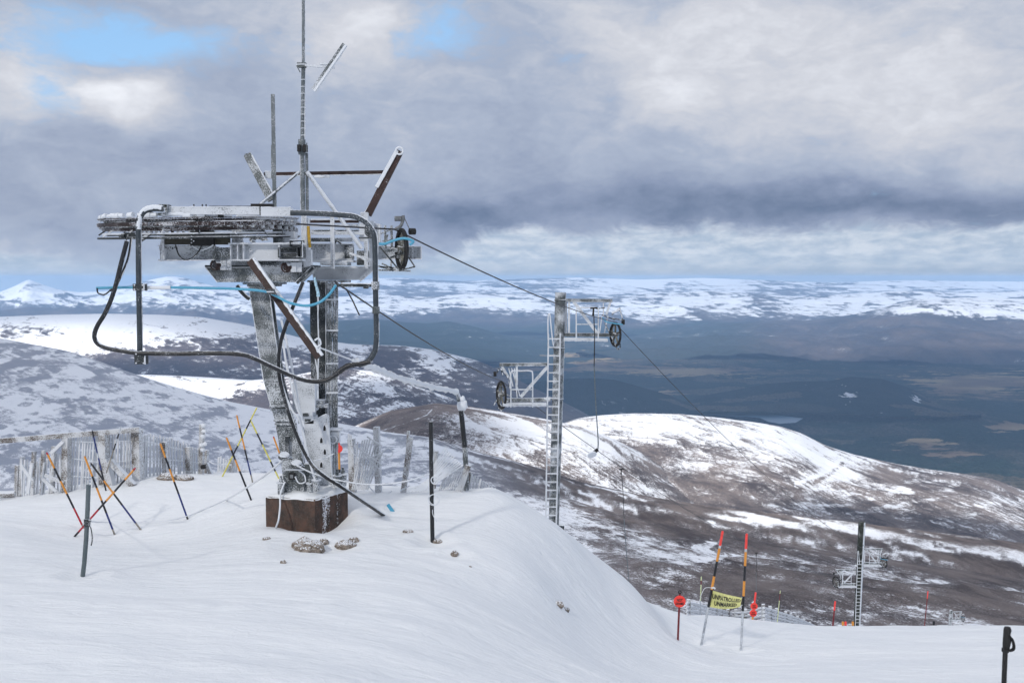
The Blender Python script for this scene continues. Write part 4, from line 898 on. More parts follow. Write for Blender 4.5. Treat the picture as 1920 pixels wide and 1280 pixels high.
# black hose running down the leg to the snow
hp = [(568, 530, 12.9), (556, 560, 12.8), (543, 592, 12.75), (528, 635, 12.75), (523, 670, 12.8), (524, 705, 12.8), (533, 745, 12.85), (547, 790, 12.85), (563, 830, 12.85), (582, 866, 12.8), (603, 888, 12.75), (640, 912, 12.8), (680, 939, 13.3)]
hb = hit(719, 965); tubepart('drain_hose', spline([W(*p) for p in hp] + [hb], 8), .026, [PIPE, RIMEM], .008, 22)
tubepart('hanging_cable', WP([(530, 640), (538, 690), (548, 730), (556, 762), (565, 785)], 13.2), .012, [WIREW, RIMEM], .012, 60)
tubepart('hanging_cable', WP([(527, 600), (541, 660), (553, 720), (562, 770), (570, 800)], 13.3), .012, [WIREW, RIMEM], .014, 60)
tubepart('hanging_cable', WP([(527, 720), (545, 765), (562, 790), (576, 850), (590, 900)], 13.1), .012, [WIREW, RIMEM], .012, 50)
tubepart('hanging_cable', WP([(445, 535), (452, 546), (462, 556), (468, 560)], 13.2), .028, [PIPE, RIMEM], .012, 60)
mb = MB(); pts = WP([(590, 520), (592, 532), (596, 547), (597, 556)], 12.8); mb.tube(pts, [.012 + .014 * (i / len(pts)) for i in range(len(pts))], 8, 0, jit=.2); part(mb, 'iced_rag', [ICEBL], ST)
tubepart('hanging_cord', WP([(596, 556), (596, 600), (597, 640), (596, 700), (596, 748)], 12.75), .007, [WIREW, RIMEM], .007, 60)
mb = MB(); pts = WP([(590, 638), (598, 634), (601, 645), (594, 652), (597, 660), (601, 650)], 12.4); mb.tube(pts, .012, 6, 0, jit=.3); mb.rime(pts, .012, 70, 0); part(mb, 'cord_knot', [RIMEM], ST)
tubepart('hanging_cord', WP([(590, 660), (592, 680), (595, 700), (596, 748)], 12.5), .006, [WIREW, RIMEM], .008, 60)
mb = MB(); mb.pbox(584, 750, 609, 756, 13.85, .15); mb.pbox(582, 758, 614, 764, 13.8, .2); mb.rime([W(584, 750, 13.85), W(609, 750, 13.85)], .010, 80, 1, d=Vector((0, -.4, 1))); part(mb, 'counterweight_plate', [STEEL, RIMEM], ST)
tubepart('slack_wire', WP([(553, 893), (560, 905), (572, 903), (570, 890), (560, 882)], 13.3), .008, [WIREW, RIMEM], .006, 60)
tubepart('hanging_rope', spline([W(534, 903, 13.3), W(526, 925, 13.25), W(525, 950, 13.1), W(522, 975, 13.0), hit(516, 991)], 6), .012, [WIREW, RIMEM])
tubepart('stay_wire', WP([(588, 864), (610, 858), (626, 850)], 13.3), .008, [WIREW, RIMEM], .007, 50)

# right-hand frame and walkway rails
mb = MB(); a = W(583, 472, 14.2); b_ = W(662, 472, 14.2); mb.ibeam(a, b_, .235, .2, .018); mb.pbox(646, 460, 662, 485, 14.1, .1, 2)
mb.rime([W(583, 457, 14.1), W(662, 457, 14.1)], .010, 60, 1, d=Vector((.1, -.3, 1))); part(mb, 'rear_beam', [STEELW, RIMEM, STEELD], ST)
mb = MB(); mb.pbox(583, 446, 660, 453, 14.5, .1); mb.pbox(583, 431, 672, 434, 14.55, .06); part(mb, 'rear_rail', [STEEL], ST)
mb = MB(); mb.pbox(581, 412.5, 672, 417.5, 14.6, .08); mb.rime([W(583, 412, 14.6), W(672, 412, 14.6)], .016, 30, 1, d=Vector((0, -.3, 1))); part(mb, 'rusty_rail', [RUST, RIMEM], ST)
mb = MB(); mb.pbox(585, 488, 662, 491, 14.0, .5); mb.pbox(600, 492, 650, 497, 13.95, .4); mb.pbox(583, 499, 668, 503, 14.05, .4)
mb.rime([W(600, 492, 13.95), W(650, 492, 13.95)], .013, 60, 1, d=Vector((0, -.5, .4))); part(mb, 'walkway_deck', [STEELW, RIMEM], ST)
for x in (623, 686):
    mb = MB(); mb.pbox(x - 3, 402, x + 3, 504, 13.85, .045); mb.rime([W(x + 3, 402, 13.85), W(x + 3, 504, 13.85)], .008, 60, 1); part(mb, 'handrail_post', [STEELW, RIMEM], ST)
mb = MB(); mb.pbox(583, 435, 683, 440, 13.87, .04); mb.pbox(583, 421, 672, 425, 14.2, .04); mb.rime([W(583, 435, 13.87), W(683, 435, 13.87)], .008, 50, 1, d=Vector((0, -.3, 1))); part(mb, 'handrail', [STEELW, RIMEM], ST)
mb = MB(); pts = [W(628, 457, 14.1), W(633, 452, 14.1), W(640, 457, 14.1)]; mb.tube(WP([(627, 457), (632, 452), (640, 457)], 14.1), .014, 6); part(mb, 'deck_hook', [STEELD], ST)
mb = MB(); mb.pbox(676, 399, 690, 415, 14.0, .15); mb.pbox(674, 418, 697, 452, 13.95, .2); mb.pbox(692, 414, 700, 500, 14.0, .2); mb.pbox(669, 470, 697, 497, 14.05, .15, 2); mb.ppoly([(700, 418), (712, 420), (712, 452), (700, 462)], 14.05, .2)
mb.rime([W(676, 399, 14.0), W(690, 399, 14.0)], .012, 80, 1, d=Vector((0, -.3, 1))); mb.rime([W(712, 420, 14.05), W(712, 455, 14.05)], .012, 60, 1); part(mb, 'end_frame', [STEELW, RIMEM, STEELD], ST)
mb = MB(); c = W(690, 434, 13.1); mb.tube([c + Vector((-.01, 0, .10)), c + Vector((0, 0, .06)), c + Vector((.01, 0, -.02)), c + Vector((.03, 0, -.09))], [.02, .05, .055, .02], 12); mb.bar(W(673, 446, 13.1), W(704, 446, 13.0), .02, .02); part(mb, 'deflector_paddle', [STEELD], ST)
mb = MB(); mb.bar(W(656, 475, 13.6), W(680, 483, 13.4), .03, .02); mb.bar(W(680, 483, 13.4), W(702, 492, 13.2), .05, .03); mb.rime([W(656, 474, 13.6), W(702, 490, 13.2)], .010, 80, 1, d=Vector((0, -.3, 1))); part(mb, 'brake_lever', [STEELW, RIMEM], ST)
mb = MB(); a = W(700, 474, 14.25); b_ = W(790, 474, 14.25); mb.ibeam(a, b_, .185, .18, .012)
for x in (773, 789): mb.pbox(x - 1, 464, x + 1, 484, 14.15, .09)
mb.rime([W(700, 462, 14.15), W(790, 462, 14.15)], .010, 60, 1, d=Vector((0, -.3, 1))); mb.rime([W(700, 486, 14.15), W(790, 486, 14.15)], .008, 40, 1, d=Vector((0, -.3, -1))); part(mb, 'outrigger_beam', [STEELW, RIMEM], ST)
mb = MB()
for (p, q) in (((700, 496), (738, 507)), ((712, 500), (750, 503)), ((734, 485), (733, 504)), ((700, 506), (770, 508)), ((716, 494), (742, 506))): mb.bar(W(*p, 14.0), W(*q, 14.0), .022, .03); mb.rime([W(*p, 14.0), W(*q, 14.0)], .014, 60, 1, d=Vector((0, -.4, .6)))
part(mb, 'foot_platform', [STEEL, RIMEM], ST)
def sheave(c, R_, yaw, name='sheave', root=None, spokes=5, mats=None):
    ax = Vector((math.cos(yaw), math.sin(yaw), 0)); up = Vector((0, 0, 1)); t2 = ax.cross(up)
    mb = MB(); mb.ring(c, ax, R_ - .03, .032, 40, 10, 0); mb.ring(c + ax * .02, ax, R_ - .065, .016, 40, 4, 1, sq=.012)
    tyre = mb.build(name, [RUBBER, SHEAVE], root)
    mb = MB(); mb.cyl(c - ax * .06, c + ax * .07, .045, 16)
    for k in range(spokes):
        th = 2 * math.pi * k / spokes + .4; e = up * math.cos(th) + t2 * math.sin(th); mb.bar(c + e * .04, c + e * (R_ - .06), .05, .025)
    mb.build('sheave_spokes', [SHEAVE], tyre); return ax
wr = W(753, 467, 13.75); sheave(wr, .288, rad(21), 'sheave', ST)
mb = MB()
for (p, q, w_) in (((722, 423, 13.9), (723, 466, 13.9), .03), ((734, 423, 13.9), (735, 470, 13.9), .03), ((718, 452, 13.8), (742, 450, 13.7), .022), ((722, 470, 13.9), (752, 470, 13.7), .035), ((727, 440, 13.85), (723, 455, 13.85), .02), ((716, 462, 13.8), (750, 468, 13.7), .02), ((714, 438, 13.9), (742, 428, 13.8), .018)): mb.bar(W(*p), W(*q), w_); mb.rime([W(*p), W(*q)], .012, 45, 1)
part(mb, 'sheave_bracket', [STEEL, RIMEM], ST)
mb = MB(); pts = WP([(742, 429), (750, 425), (754, 418), (756, 409), (756, 404)], 13.65); mb.tube(pts, .022, 8); mb.cyl(W(740, 410, 13.65), W(753, 410, 13.65), .035, 12); mb.bar(W(757, 406, 13.65), W(768, 430, 13.65), .012, .012); mb.rime(pts, .014, 60, 1); part(mb, 'rope_catcher', [GREY, RIMEM], ST)
mb = MB(); mb.cyl(W(768, 434, 13.62), W(778, 434, 13.66), .045, 18); part(mb, 'guide_roller', [RUBBER], ST)
mb = MB()
for (p, q) in (((712, 462, 13.6), (749, 507, 13.5)), ((749, 507, 13.5), (778, 500, 13.55)), ((778, 500, 13.55), (762, 476, 13.6)), ((732, 483, 13.55), (756, 474, 13.6))): mb.bar(W(*p), W(*q), .020, .020)
part(mb, 'sheave_guard', [STEELD], ST)
tubepart('blue_loop', WP([(711, 457), (722, 457), (738, 451), (755, 447), (768, 449), (775, 453), (768, 459)], 13.5), .018, [BLUEH, RIMEM])

# masts above
mt_ = W(568, 395, 13.6); mb = MB()
pts = [Vector((mt_.x, 13.6, W(568, y, 13.6).z)) for y in (402, 280)]; mb.cyl(pts[0], pts[1], .034, 12); p2 = [p + Vector((.055, .03, 0)) for p in pts]; mb.cyl(p2[0], p2[1] + Vector((0, 0, -.05)), .02, 10)
mb.rime(p2, .014, 90, 1); mb.rime(pts, .010, 70, 1, d=Vector((-.5, -.4, .2)), off=.03); mast = part(mb, 'mast', [STEELM, RIMEM], ST)
mb = MB(); a = Vector((mt_.x, 13.6, W(568, 282, 13.6).z)); b_ = W(569, 120, 13.55); c = W(569, -14, 13.5); mb.tube([a, b_], .027, 10); mb.tube([b_, c], .022, 10); mb.rime([a + Vector((.02, 0, 0)), b_, c], .011, 90, 1, off=.018)
for k in range(9): y = 150 + 13 * k; p = W(568.8, y, 13.56); mb.ring(p, (0, 0, 1), .03, .005, 12, 5, 1)
part(mb, 'upper_mast', [STEELM, RIMEM], mast)
mb = MB(); mb.pbox(557, 271, 563, 284, 13.5, .1); mb.pbox(568, 271, 574.5, 284, 13.5, .1); mb.cyl(W(566, 262, 13.6), W(566, 290, 13.6), .05, 12, 1); mb.rime([W(575, 268, 13.5), W(575, 286, 13.5)], .012, 90, 1); part(mb, 'mast_clamp', [RUBBER, STEELM], mast)
mb = MB(); mb.pbox(557, 117, 573, 126, 13.5, .07); mb.bar(W(556, 123, 13.5), W(563, 136, 13.5), .012, .012); mb.rime([W(555, 121, 13.5), W(574, 121, 13.5)], .014, 90, 1, d=Vector((0, -.5, .4))); mb.rime([W(556, 116, 13.5), W(556, 126, 13.5)], .016, 90, 1, d=Vector((-1, -.4, .2))); part(mb, 'cross_clamp', [STEEL, RIMEM], mast)
mb = MB(); mb.bar(W(573, 123, 13.5), W(627, 127, 13.3), .024, .03); mb.bar(W(600, 120, 13.38), W(620, 121, 13.3), .02, .04); mb.rime([W(575, 125, 13.5), W(628, 128, 13.3)], .010, 90, 1, d=Vector((0, -.5, -.6))); part(mb, 'antenna_arm', [STEELW, RIMEM], mast)
mb = MB(); a, b_ = W(645, 82, 13.25), W(586, 168, 13.35); mb.bar(a, b_, .035, .035); q = (b_ - a).normalized().cross(Vector((0, 1, 0))) ; 
if q.x < 0: q = -q
mb.bar(a + q * .034, b_ + q * .034, .028, .045, 1); mb.rime([a + q * .04, b_ + q * .04], .016, 140, 1, d=Vector((.8, -.2, -.3)), off=.01); part(mb, 'dipole_antenna', [STEEL, RIMEM], mast)
mb = MB(); mb.bar(W(515, 388, 13.3), W(511.5, 177, 13.3), .046, .03); mb.rime([W(517.5, 388, 13.3), W(513.5, 177, 13.3)], .008, 60, 1); mb.bar(W(509.5, 335, 13.3), W(509, 272, 13.3), .010, .010); part(mb, 'lightning_rod', [STEELM, RIMEM], ST)
mb = MB(); mb.bar(W(464, 290, 14.2), W(509, 375, 14.0), .11, .05); mb.pbox(459, 288, 470, 293, 14.17, .03, 0); mb.rime([W(470, 292, 14.17), W(512, 368, 13.98)], .016, 70, 1, off=.02); part(mb, 'v_arm', [STEEL, RIMEM], ST)
mb = MB(); mb.bar(W(750, 284, 14.4), W(690, 403, 14.1), .10, .05); mb.bar(W(744, 283, 14.36), W(706, 352, 14.2), .05, .05, 1); mb.bar(W(706, 368, 14.2), W(684, 403, 14.1), .05, .05, 1)
mb.rime([W(744, 284, 14.36), W(684, 403, 14.1)], .018, 70, 1, d=Vector((-.5, -.3, .4))); mb.ring(W(749, 283, 14.33), (0, 1, 0), .05, .015, 20, 6, 1); part(mb, 'v_arm', [RUST, RIMEM], ST, 'rusty arm crusted with rime along one edge')
mb = MB(); mb.bar(W(495, 327, 14.3), W(720, 323, 14.4), .05, .05); mb.rime([W(495, 330, 14.27), W(720, 327, 14.37)], .008, 50, 1, d=Vector((0, -.3, -1))); mb.rime([W(590, 331, 14.27), W(618, 331, 14.27)], .03, 60, 1, d=Vector((0, -.2, -1))); part(mb, 'cross_bar', [RUST, RIMEM], ST)
mb = MB(); mb.pbox(497, 322, 508, 334, 14.2, .1); mb.rime([W(497, 322, 14.2), W(508, 322, 14.2)], .014, 100, 1, d=Vector((0, -.5, .7))); part(mb, 'bar_end_block', [STEELW, RIMEM], ST)
tubepart('mast_stay', [W(560, 323, 13.6), W(487, 384, 13.1)], .020, [STEEL, RIMEM], .006, 30)
tubepart('mast_stay', [W(575, 322, 13.6), W(630, 398, 13.7), W(678, 466, 13.8)], .026, [STEELW, RIMEM], .013, 90)

# ================================================================== line pylons
def make_pylon(top, rpole, height, label, shr=0, shl=0, shd=0, detail=True, ladder_only=False, pole_mats=None, upper_only=False):
    """a lift pylon; everything in metres from its pole top: x right, z up, y away"""
    P = empty('lift_pylon', top - Vector((0, 0, height)), label, 'ski lift pylon', 'pylons down the lift line')
    K = 212.7
    def L(zx, zy, y=0): return top + Vector(((zx - 570) / K, y, -(zy - 105) / K))
    axis = lambda zy: 570 - (zy - 105) * .0262      # the pole leans a little
    mb = MB(); zb = 105 + height * K; mb.tube([L(axis(y), y, 0) for y in np.linspace(105, zb, 12)], rpole, 20)
    mb.ring(L(axis(160), 160), (0, 0, 1), rpole, .03, 20, 6); mb.ring(L(axis(500), 500), (0, 0, 1), rpole, .035, 20, 6); mb.ring(L(axis(860), 860), (0, 0, 1), rpole, .035, 20, 6)
    pts = [L(axis(y), y) + Vector((rpole, 0, 0)) for y in np.linspace(110, 1250, 8)]; mb.rime(pts, .018, 22, 1)
    part(mb, 'pole', pole_mats or [STEEL, RIMEM], P)
    # ladder with its taller back hoop
    mb = MB(); yl = -rpole - .14; bot = min(zb - 60, 105 + (height - .3) * K)
    la = lambda zy: axis(zy) - 80; lb = lambda zy: axis(zy) + 0
    ra, rb_ = [L(485 - (y - 250) * .012 + (0), y, yl) for y in np.linspace(395 + shd, bot, 14)], [L(566 - (y - 390) * .018, y, yl) for y in np.linspace(390 + shd, bot, 14)]
    mb.tube(ra, .028, 6); mb.tube(rb_, .028, 6); n_ = int((bot - 430 - shd) / 59.5)
    for k in range(n_): y = 428 + shd + 59.5 * k; mb.bar(L(485 - (y - 250) * .012, y, yl), L(566 - (y - 390) * .018, y, yl), .038, .038)
    mb.rime(ra, .018, 14, 1, d=Vector((-.4, -.5, .2))); mb.rime(rb_, .018, 14, 1); part(mb, 'ladder', [STEELW, RIMEM], P)
    mb = MB(); mb.tube(spline([L(x_, y_ + shd, yl) for x_, y_ in ((485, 490), (480, 380), (480, 290), (485, 258), (493, 262), (500, 330), (512, 440), (520, 480))], 5), .024, 6); mb.rime([L(480, 480 + shd, yl), L(480, 280 + shd, yl)], .025, 50, 1, d=Vector((-.8, -.4, .1))); part(mb, 'grab_rail', [STEELW, RIMEM], P)
    def arm(side, dz):
        s = side
        def Q(x, y, d=0): return L(x, y + (shr if side > 0 else shl), d)
        A = MB()
        if s > 0:
            tb = ((600, 160), (935, 163)); pl = ((630, 165), (630, 392)); dg = ((662, 170), (835, 400)); bb = ((600, 403), (925, 405)); sv = ((925, 163), (893, 262)); ct = ((590, 428), (895, 434)); hoop = (675, 445, 210, 828, 325); wc_ = (958, 402); ex = [((872, 180), (872, 265)), ((862, 275), (845, 400)), ((905, 268), (880, 395))]
        else:
            tb = ((480, 612), (140, 616)); pl = ((262, 625), (262, 760)); dg = ((480, 630), (290, 845)); bb = ((485, 862), (180, 868)); sv = ((150, 616), (215, 720)); ct = ((470, 888), (165, 888)); hoop = (220, 905, 650, 372, 780); wc_ = (152, 832); ex = [((205, 640), (235, 770)), ((225, 640), (285, 840)), ((245, 640), (265, 850))]
        A.bar(Q(*tb[0]), Q(*tb[1]), .10, .12); A.rime([Q(*tb[0]), Q(*tb[1])], .022, 22, 1, d=Vector((0, -.4, -1)), off=.05); part(A, 'top_arm', [STEEL, RIMEM], P); A = MB(); A.bar(Q(*bb[0]), Q(*bb[1]), .11, .14); A.rime([Q(*bb[0]), Q(*bb[1])], .026, 22, 1, d=Vector((0, -.5, -1)), off=.05)
        arm_ = part(A, 'cross_arm', [STEEL, RIMEM], P)
        B = MB(); B.bar(Q(*dg[0]), Q(*dg[1]), .10, .06); B.bar(Q(*sv[0]), Q(*sv[1]), .07, .07); B.bar(Q(*pl[0]), Q(*pl[1]), .07, .05)
        if s > 0: B.bar(Q(612, 160, .1), Q(612, 392, .1), .05, .05)
        for e in ex: B.bar(Q(*e[0]), Q(*e[1]), .035, .035)
        B.rime([Q(*dg[0]), Q(*dg[1])], .02, 30, 1, d=Vector((.3, -.4, 1)), off=.04); B.rime([Q(*sv[0]), Q(*sv[1])], .02, 40, 1); part(B, 'arm_brace', [STEELW, RIMEM], arm_)
        B = MB(); B.bar(Q(*ct[0], -.25), Q(*ct[1], -.25), .05, .5); 
        a_, b_ = Q(ct[0][0], ct[0][1] + 8, -.45), Q(ct[1][0], ct[1][1] + 8, -.45); B.rime([a_, b_], .04, 26, 1, d=Vector((0, -.2, -1))); B.rime([a_, b_], .025, 22, 1, d=Vector((0, -1, 0)))
        part(B, 'catwalk', [STEELW, RIMEM], arm_)
        B = MB(); x0, y0, y1, x1, ym = hoop; B.tube(spline([Q(x0, y0, -.5), Q(x0, (y0 + y1) / 2, -.5), Q(x0, y1 + 22, -.5), Q(x0 + 16, y1, -.5), Q((x0 + x1) / 2, y1, -.5), Q(x1 - 16, y1, -.5), Q(x1, y1 + 22, -.5), Q(x1, (y0 + y1) / 2, -.5), Q(x1, y0, -.5)], 5), .022, 8); B.bar(Q(x0, ym, -.5), Q(x1, ym, -.5), .035, .035)
        B.rime([Q(x0, y0, -.5), Q(x0, y1 + 10, -.5)], .018, 24, 1); B.rime([Q(x1, y1 + 20, -.5), Q(x1, y0, -.5)], .018, 24, 1); part(B, 'safety_hoop', [STEELW, RIMEM], arm_)
        wcc = Q(*wc_); Rw = .42 if s > 0 else .48
        ax = Vector((math.cos(rad(20)), math.sin(rad(20)), 0)); B = MB(); B.ring(wcc, ax, Rw - .04, .04, 32, 8, 0); B.ring(wcc + ax * .03, ax, Rw - .09, .02, 32, 4, 1, sq=.012); B.cyl(wcc - ax * .09, wcc + ax * .09, .06, 12, 1)
        for k in range(5): th = 1.2566 * k; e = Vector((0, 0, 1)) * math.cos(th) + ax.cross(Vector((0, 0, 1))) * math.sin(th); B.bar(wcc + e * .05, wcc + e * (Rw - .08), .06, .03, 1)
        part(B, 'sheave', [RUBBER, SHEAVE], arm_)
        B = MB(); ro = Q(1012, 314) if s > 0 else Q(108, 682); B.cyl(ro - Vector((.05, 0, 0)), ro + Vector((.05, 0, 0)), .085, 16); part(B, 'guide_roller', [RUBBER], arm_)
        B = MB()
        if s > 0: seg = [((930, 262), (985, 215)), ((985, 215), (1008, 305)), ((935, 245), (985, 232)), ((935, 285), (1000, 300)), ((880, 320), (972, 508)), ((972, 508), (990, 495)), ((990, 495), (985, 340)), ((935, 400), (990, 400)), ((860, 262), (955, 300)), ((820, 220), (885, 212))]
        else: seg = [((140, 640), (118, 675)), ((150, 640), (205, 712)), ((165, 690), (150, 645)), ((140, 770), (190, 775)), ((100, 900), (128, 850)), ((150, 940), (188, 900)), ((125, 915), (152, 940)), ((160, 800), (235, 855)), ((165, 880), (230, 870)), ((205, 730), (225, 830))]
        for p, q in seg: B.bar(Q(*p, -.1), Q(*q, -.1), .035, .03); B.rime([Q(*p, -.1), Q(*q, -.1)], .028, 30, 1, d=Vector((.5, -.4, .5)))
        if s > 0: B.rime([Q(930, 250, -.1), Q(990, 225, -.1)], .06, 60, 1, d=Vector((.3, -.2, .6)))
        part(B, 'sheave_frame', [STEELD, RIMEM], arm_)
        if s > 0:
            B = MB(); B.tube(spline([Q(858, 278, -.4), Q(885, 308, -.4), (Q(930, 318, -.4)), Q(1000, 328, -.4)], 5), .022, 6); part(B, 'blue_hose', [BLUEH], arm_)
    arm(1, 0); arm(-1, 0)
    B = MB(); bb_ = L(505, 872, -rpole); B.pbox if False else None
    B.cyl(L(470, 862), L(500, 862), .08, 10); B.rime([L(455, 850, -.1), L(490, 870, -.1)], .05, 40, 1, d=Vector((-.3, -.8, .1))); part(B, 'arm_collar', [STEELW, RIMEM], P)
    return P
D1 = 33.0; T1 = W(1051, 548, D1)
P1_ = make_pylon(T1, .175, T1.z - gz(T1.x - .25, D1) + .4, 'nearest lift pylon, tall frosted tube with white ladder and two sheave arms')
mb = MB(); mb.pbox(1049, 984, 1058, 995, 32.6, .25); mb.rime([W(1049, 984, 32.6), W(1058, 984, 32.6)], .04, 40, 1, d=Vector((0, -.3, 1))); mb.bar(W(1052, 995, 32.6), W(1050, 1005, 32.6), .08, .08); part(mb, 'junction_box', [STEELD, RIMEM], P1_)
D2 = 79.0; T2 = W(1616, 978, D2)
make_pylon(T2, .27, T2.z - gz(T2.x, D2) + .5, 'second pylon down the slope, thick dark post half coated in rime', shr=413, shl=320, shd=330, pole_mats=[frosted('half_rimed_post', (.02, .025, .02), (.04, .045, .035), .38, .30, side=1.0, up=0), RIMEM])
D3 = 150.0; T3 = W(1783, 1143, D3)
make_pylon(T3, .2, 14, 'farthest lift pylon, only the tip of its ladder showing over the snow edge')

# ================================================================== hauling cables and tow poles
def catenary(pts, r, name, label, sag=.0, n=26, cat='cable', group=None, mat=None):
    P = []
    for a, b_ in zip(pts[:-1], pts[1:]):
        for k in range(n):
            t_ = k / n; p = a.lerp(b_, t_); p.z -= sag * (a - b_).length ** 2 / 1000 * 4 * t_ * (1 - t_); P.append(p)
    P.append(pts[-1]); mb = MB(); mb.tube(P, r, 6); o = mb.build(name, mat or WIRE, at=P[0]); tag(o, label, cat, group); return o
sh2R = T1 + Vector(((958 - 570) / 212.7 - .05, 0, -(402 - 105) / 212.7 + .42)); sh2L = T1 + Vector(((152 - 570) / 212.7, 0, -(832 - 105) / 212.7 + .48))
sh3R = T2 + Vector(((958 - 570) / 212.7, 0, -(402 + 413 - 105) / 212.7 + .42)); sh3L = T2 + Vector(((152 - 570) / 212.7, 0, -(832 + 320 - 105) / 212.7 + .48))
sh4R = T3 + Vector(((958 - 570) / 212.7, 0, -(402 - 105) / 212.7 + .42)); sh4L = T3 + Vector(((152 - 570) / 212.7, 0, -(832 - 105) / 212.7 + .48))
upc = catenary([W(556, 420, 12.65), W(740, 430, 13.7), sh2R, sh3R, sh4R], .012, 'haul_cable', 'upper wire cable running from the drive station over the higher arms of the pylons', .35, group='haul cables of the lift')
loc_ = catenary([W(628, 528, 13.6), sh2L, sh3L, sh4L], .012, 'haul_cable', 'lower wire cable running over the lower arms of the pylons', .35, group='haul cables of the lift')
tag(catenary([W(630, 532, 13.0), W(650, 543, 13.0), W(662, 565, 13.0), W(674, 591, 13.0)], .010, 'wire_tail', 'short stiff black wire end jutting out below the drive station', n=6, cat='wire'), kind=None)
def tow(topp, mid, bot, label, r=.018, btn=True):
    o = empty('tow_pole', topp, label, 'ski tow pole', 'tow poles hanging from the cable')
    mb = MB(); mb.bar(topp + Vector((-.10, 0, .02)), topp + Vector((.12, 0, .03)), .05, .06); mb.bar(topp + Vector((.0, 0, .0)), topp + Vector((-.02, 0, -.22)), .05, .05); part(mb, 'cable_grip', [RUBBER], o)
    mb = MB(); mb.tube(spline([topp + Vector((-.0, 0, -.05)), topp.lerp(mid, .5) + Vector((.02, 0, 0)), mid], 5), r * .9, 8); part(mb, 'spring_box_rod', [PIPE], o)
    mb = MB(); mb.tube(spline([mid, mid.lerp(bot, .5), mid.lerp(bot, .88) + Vector((.02, 0, 0)), bot], 6), r, 8); part(mb, 'tow_tube', [TAPE['s']], o)
    mb = MB(); 
    if btn: mb.bar(bot, bot + Vector((-.12, 0, -.10)), .09, .09, 0); mb.cyl(bot + Vector((-.18, 0, -.14)), bot + Vector((-.17, -.03, -.17)), .14, 18, 1)
    else: mb.box((bot.x - .1, bot.y - .05, bot.z - .12), (bot.x + .14, bot.y + .05, bot.z + .06), 0); mb.rime([bot, bot + Vector((.1, 0, .1))], .06, 40, 1)
    part(mb, 'tow_seat', [RUBBER, RIMEM], o); return o
tow(W(1113, 579, 29.5), W(1114, 687, 29.5), W(1121, 842, 29.5), 'long tow pole hanging beside the nearest pylon with a button at its end')
tow(W(1165, 880, 46), W(1170, 972, 46), W(1179, 1098, 46), 'thinner tow pole hanging over the brown slope with its end at the snow edge', r=.018, btn=False)
tow(W(1418, 1037, 68), W(1418, 1072, 68), W(1418, 1124, 68), 'small distant tow pole hanging above the two stacked red discs', r=.016)

# rimed rope from the station to the bent post
bp0 = hit(875, 919)
o = empty('bent_post', bp0, 'bent dark post with a big lump of rime ice at its top', 'post')
Db = bp0.y
mb = MB(); mb.tube([bp0 - Vector((0, 0, .3)), W(873.5, 870, Db), W(871.5, 838, Db)], .042, 12, 1); mb.tube([W(871.5, 838, Db), W(868, 805, Db), W(864, 764, Db)], .041, 12, 0); mb.tube([W(864, 764, Db), W(856, 734, Db)], .030, 10, 1); part(mb, 'post_tube', [PIPE, STEEL], o)
mb = MB()
for k in range(9):
    c = W(866 + random.uniform(-4, 4), 758 + random.uniform(-12, 8), Db - .03); vs, fs = blobby(c, random.uniform(.045, .07), (1, 1, 1.1), k, 1, .5); mb.add(vs, fs, 0, True)
c = W(864, 757, Db); mb.rime([c, c + Vector((.02, 0, -.2))], .045, 260, 0, d=Vector((.2, -.6, 0)), spread=.9); mb.rime([W(857, 734, Db), W(864, 752, Db)], .03, 120, 0); part(mb, 'rime_lump', [RIMEM], o)
rp = [W(600, 652, 12.5), W(640, 667, 12.7), W(690, 686, 13.1), W(740, 705, 13.8), W(800, 723, 14.8), W(857, 734, Db)]; pts = spline(rp, 14)
mb = MB(); mb.tube(pts, [.010 if i < 22 else .040 * (1 + .25 * math.sin(i * 2.3)) for i in range(len(pts))], 8, 0, jit=.35); mb.rime(pts[20:], .030, 90, 0, spread=.8, d=Vector((.3, -.4, .1))); mb.rime(pts[:20], .012, 50, 0)
tag(mb.build('rope', [RIMEM], at=pts[0]), 'rope thick with white rime sagging from the drive station to the bent post', 'rope')

# ================================================================== poles, markers and signs
def stick(name, p, q, bands, r=.014, label=None, cat='marker pole', group='banded marker poles stuck in the snow', bury=.25):
    """p top, q where it enters the snow; bands = [(fraction, key)] from the top"""
    d = (q - p); L_ = d.length; u = d / L_; mb = MB(); keys = sorted(set(k for _, k in bands)); f0 = 0
    for f, k in bands:
        a = p + d * f0; b_ = p + d * f if f < 1 else q + u * bury
        mb.tube([a, b_], r * (1.06 if k in 'oykRl' else 1), 10, keys.index(k), caps=(f0 == 0)); f0 = f
    mb.cyl(p - u * .012, p, r * .7, 8, keys.index(bands[0][1]))
    o = mb.build(name, [TAPE[k] for k in keys], at=q)
    if label: tag(o, label, cat, group)
    return o
def mk(x0, y0, x1, y1, bands, label, D=None, lean=0, r=.014, grp='banded marker poles stuck in the snow'):
    q = hit(x1, y1) if D is None else W(x1, y1, D)
    L_ = q.y; p = W(x0, y0, L_ + lean); return stick('marker_pole', p, q, bands, r, label, group=grp)
mk(88, 849, 157, 990, [(.02, 'r'), (.2, 'o'), (.37, 'k'), (.54, 'o'), (.73, 'k'), (.95, 'r'), (1, 'g')], 'orange and black pole with a crimson foot, furthest from the lift station')
mk(253, 878, 140, 1005, [(.02, 'r'), (.16, 'o'), (.33, 'k'), (.47, 'o'), (.60, 'k'), (.93, 'r'), (1, 'k')], 'orange and black pole with a crimson foot, lying crosswise over its neighbours', lean=-.15)
mk(159, 856, 215, 1002, [(.25, 'o'), (.40, 'k'), (.56, 'o'), (.72, 'k'), (.93, 'b'), (1, 'g')], 'orange and black pole with a navy foot, steeper one of the crossed group', lean=.1)
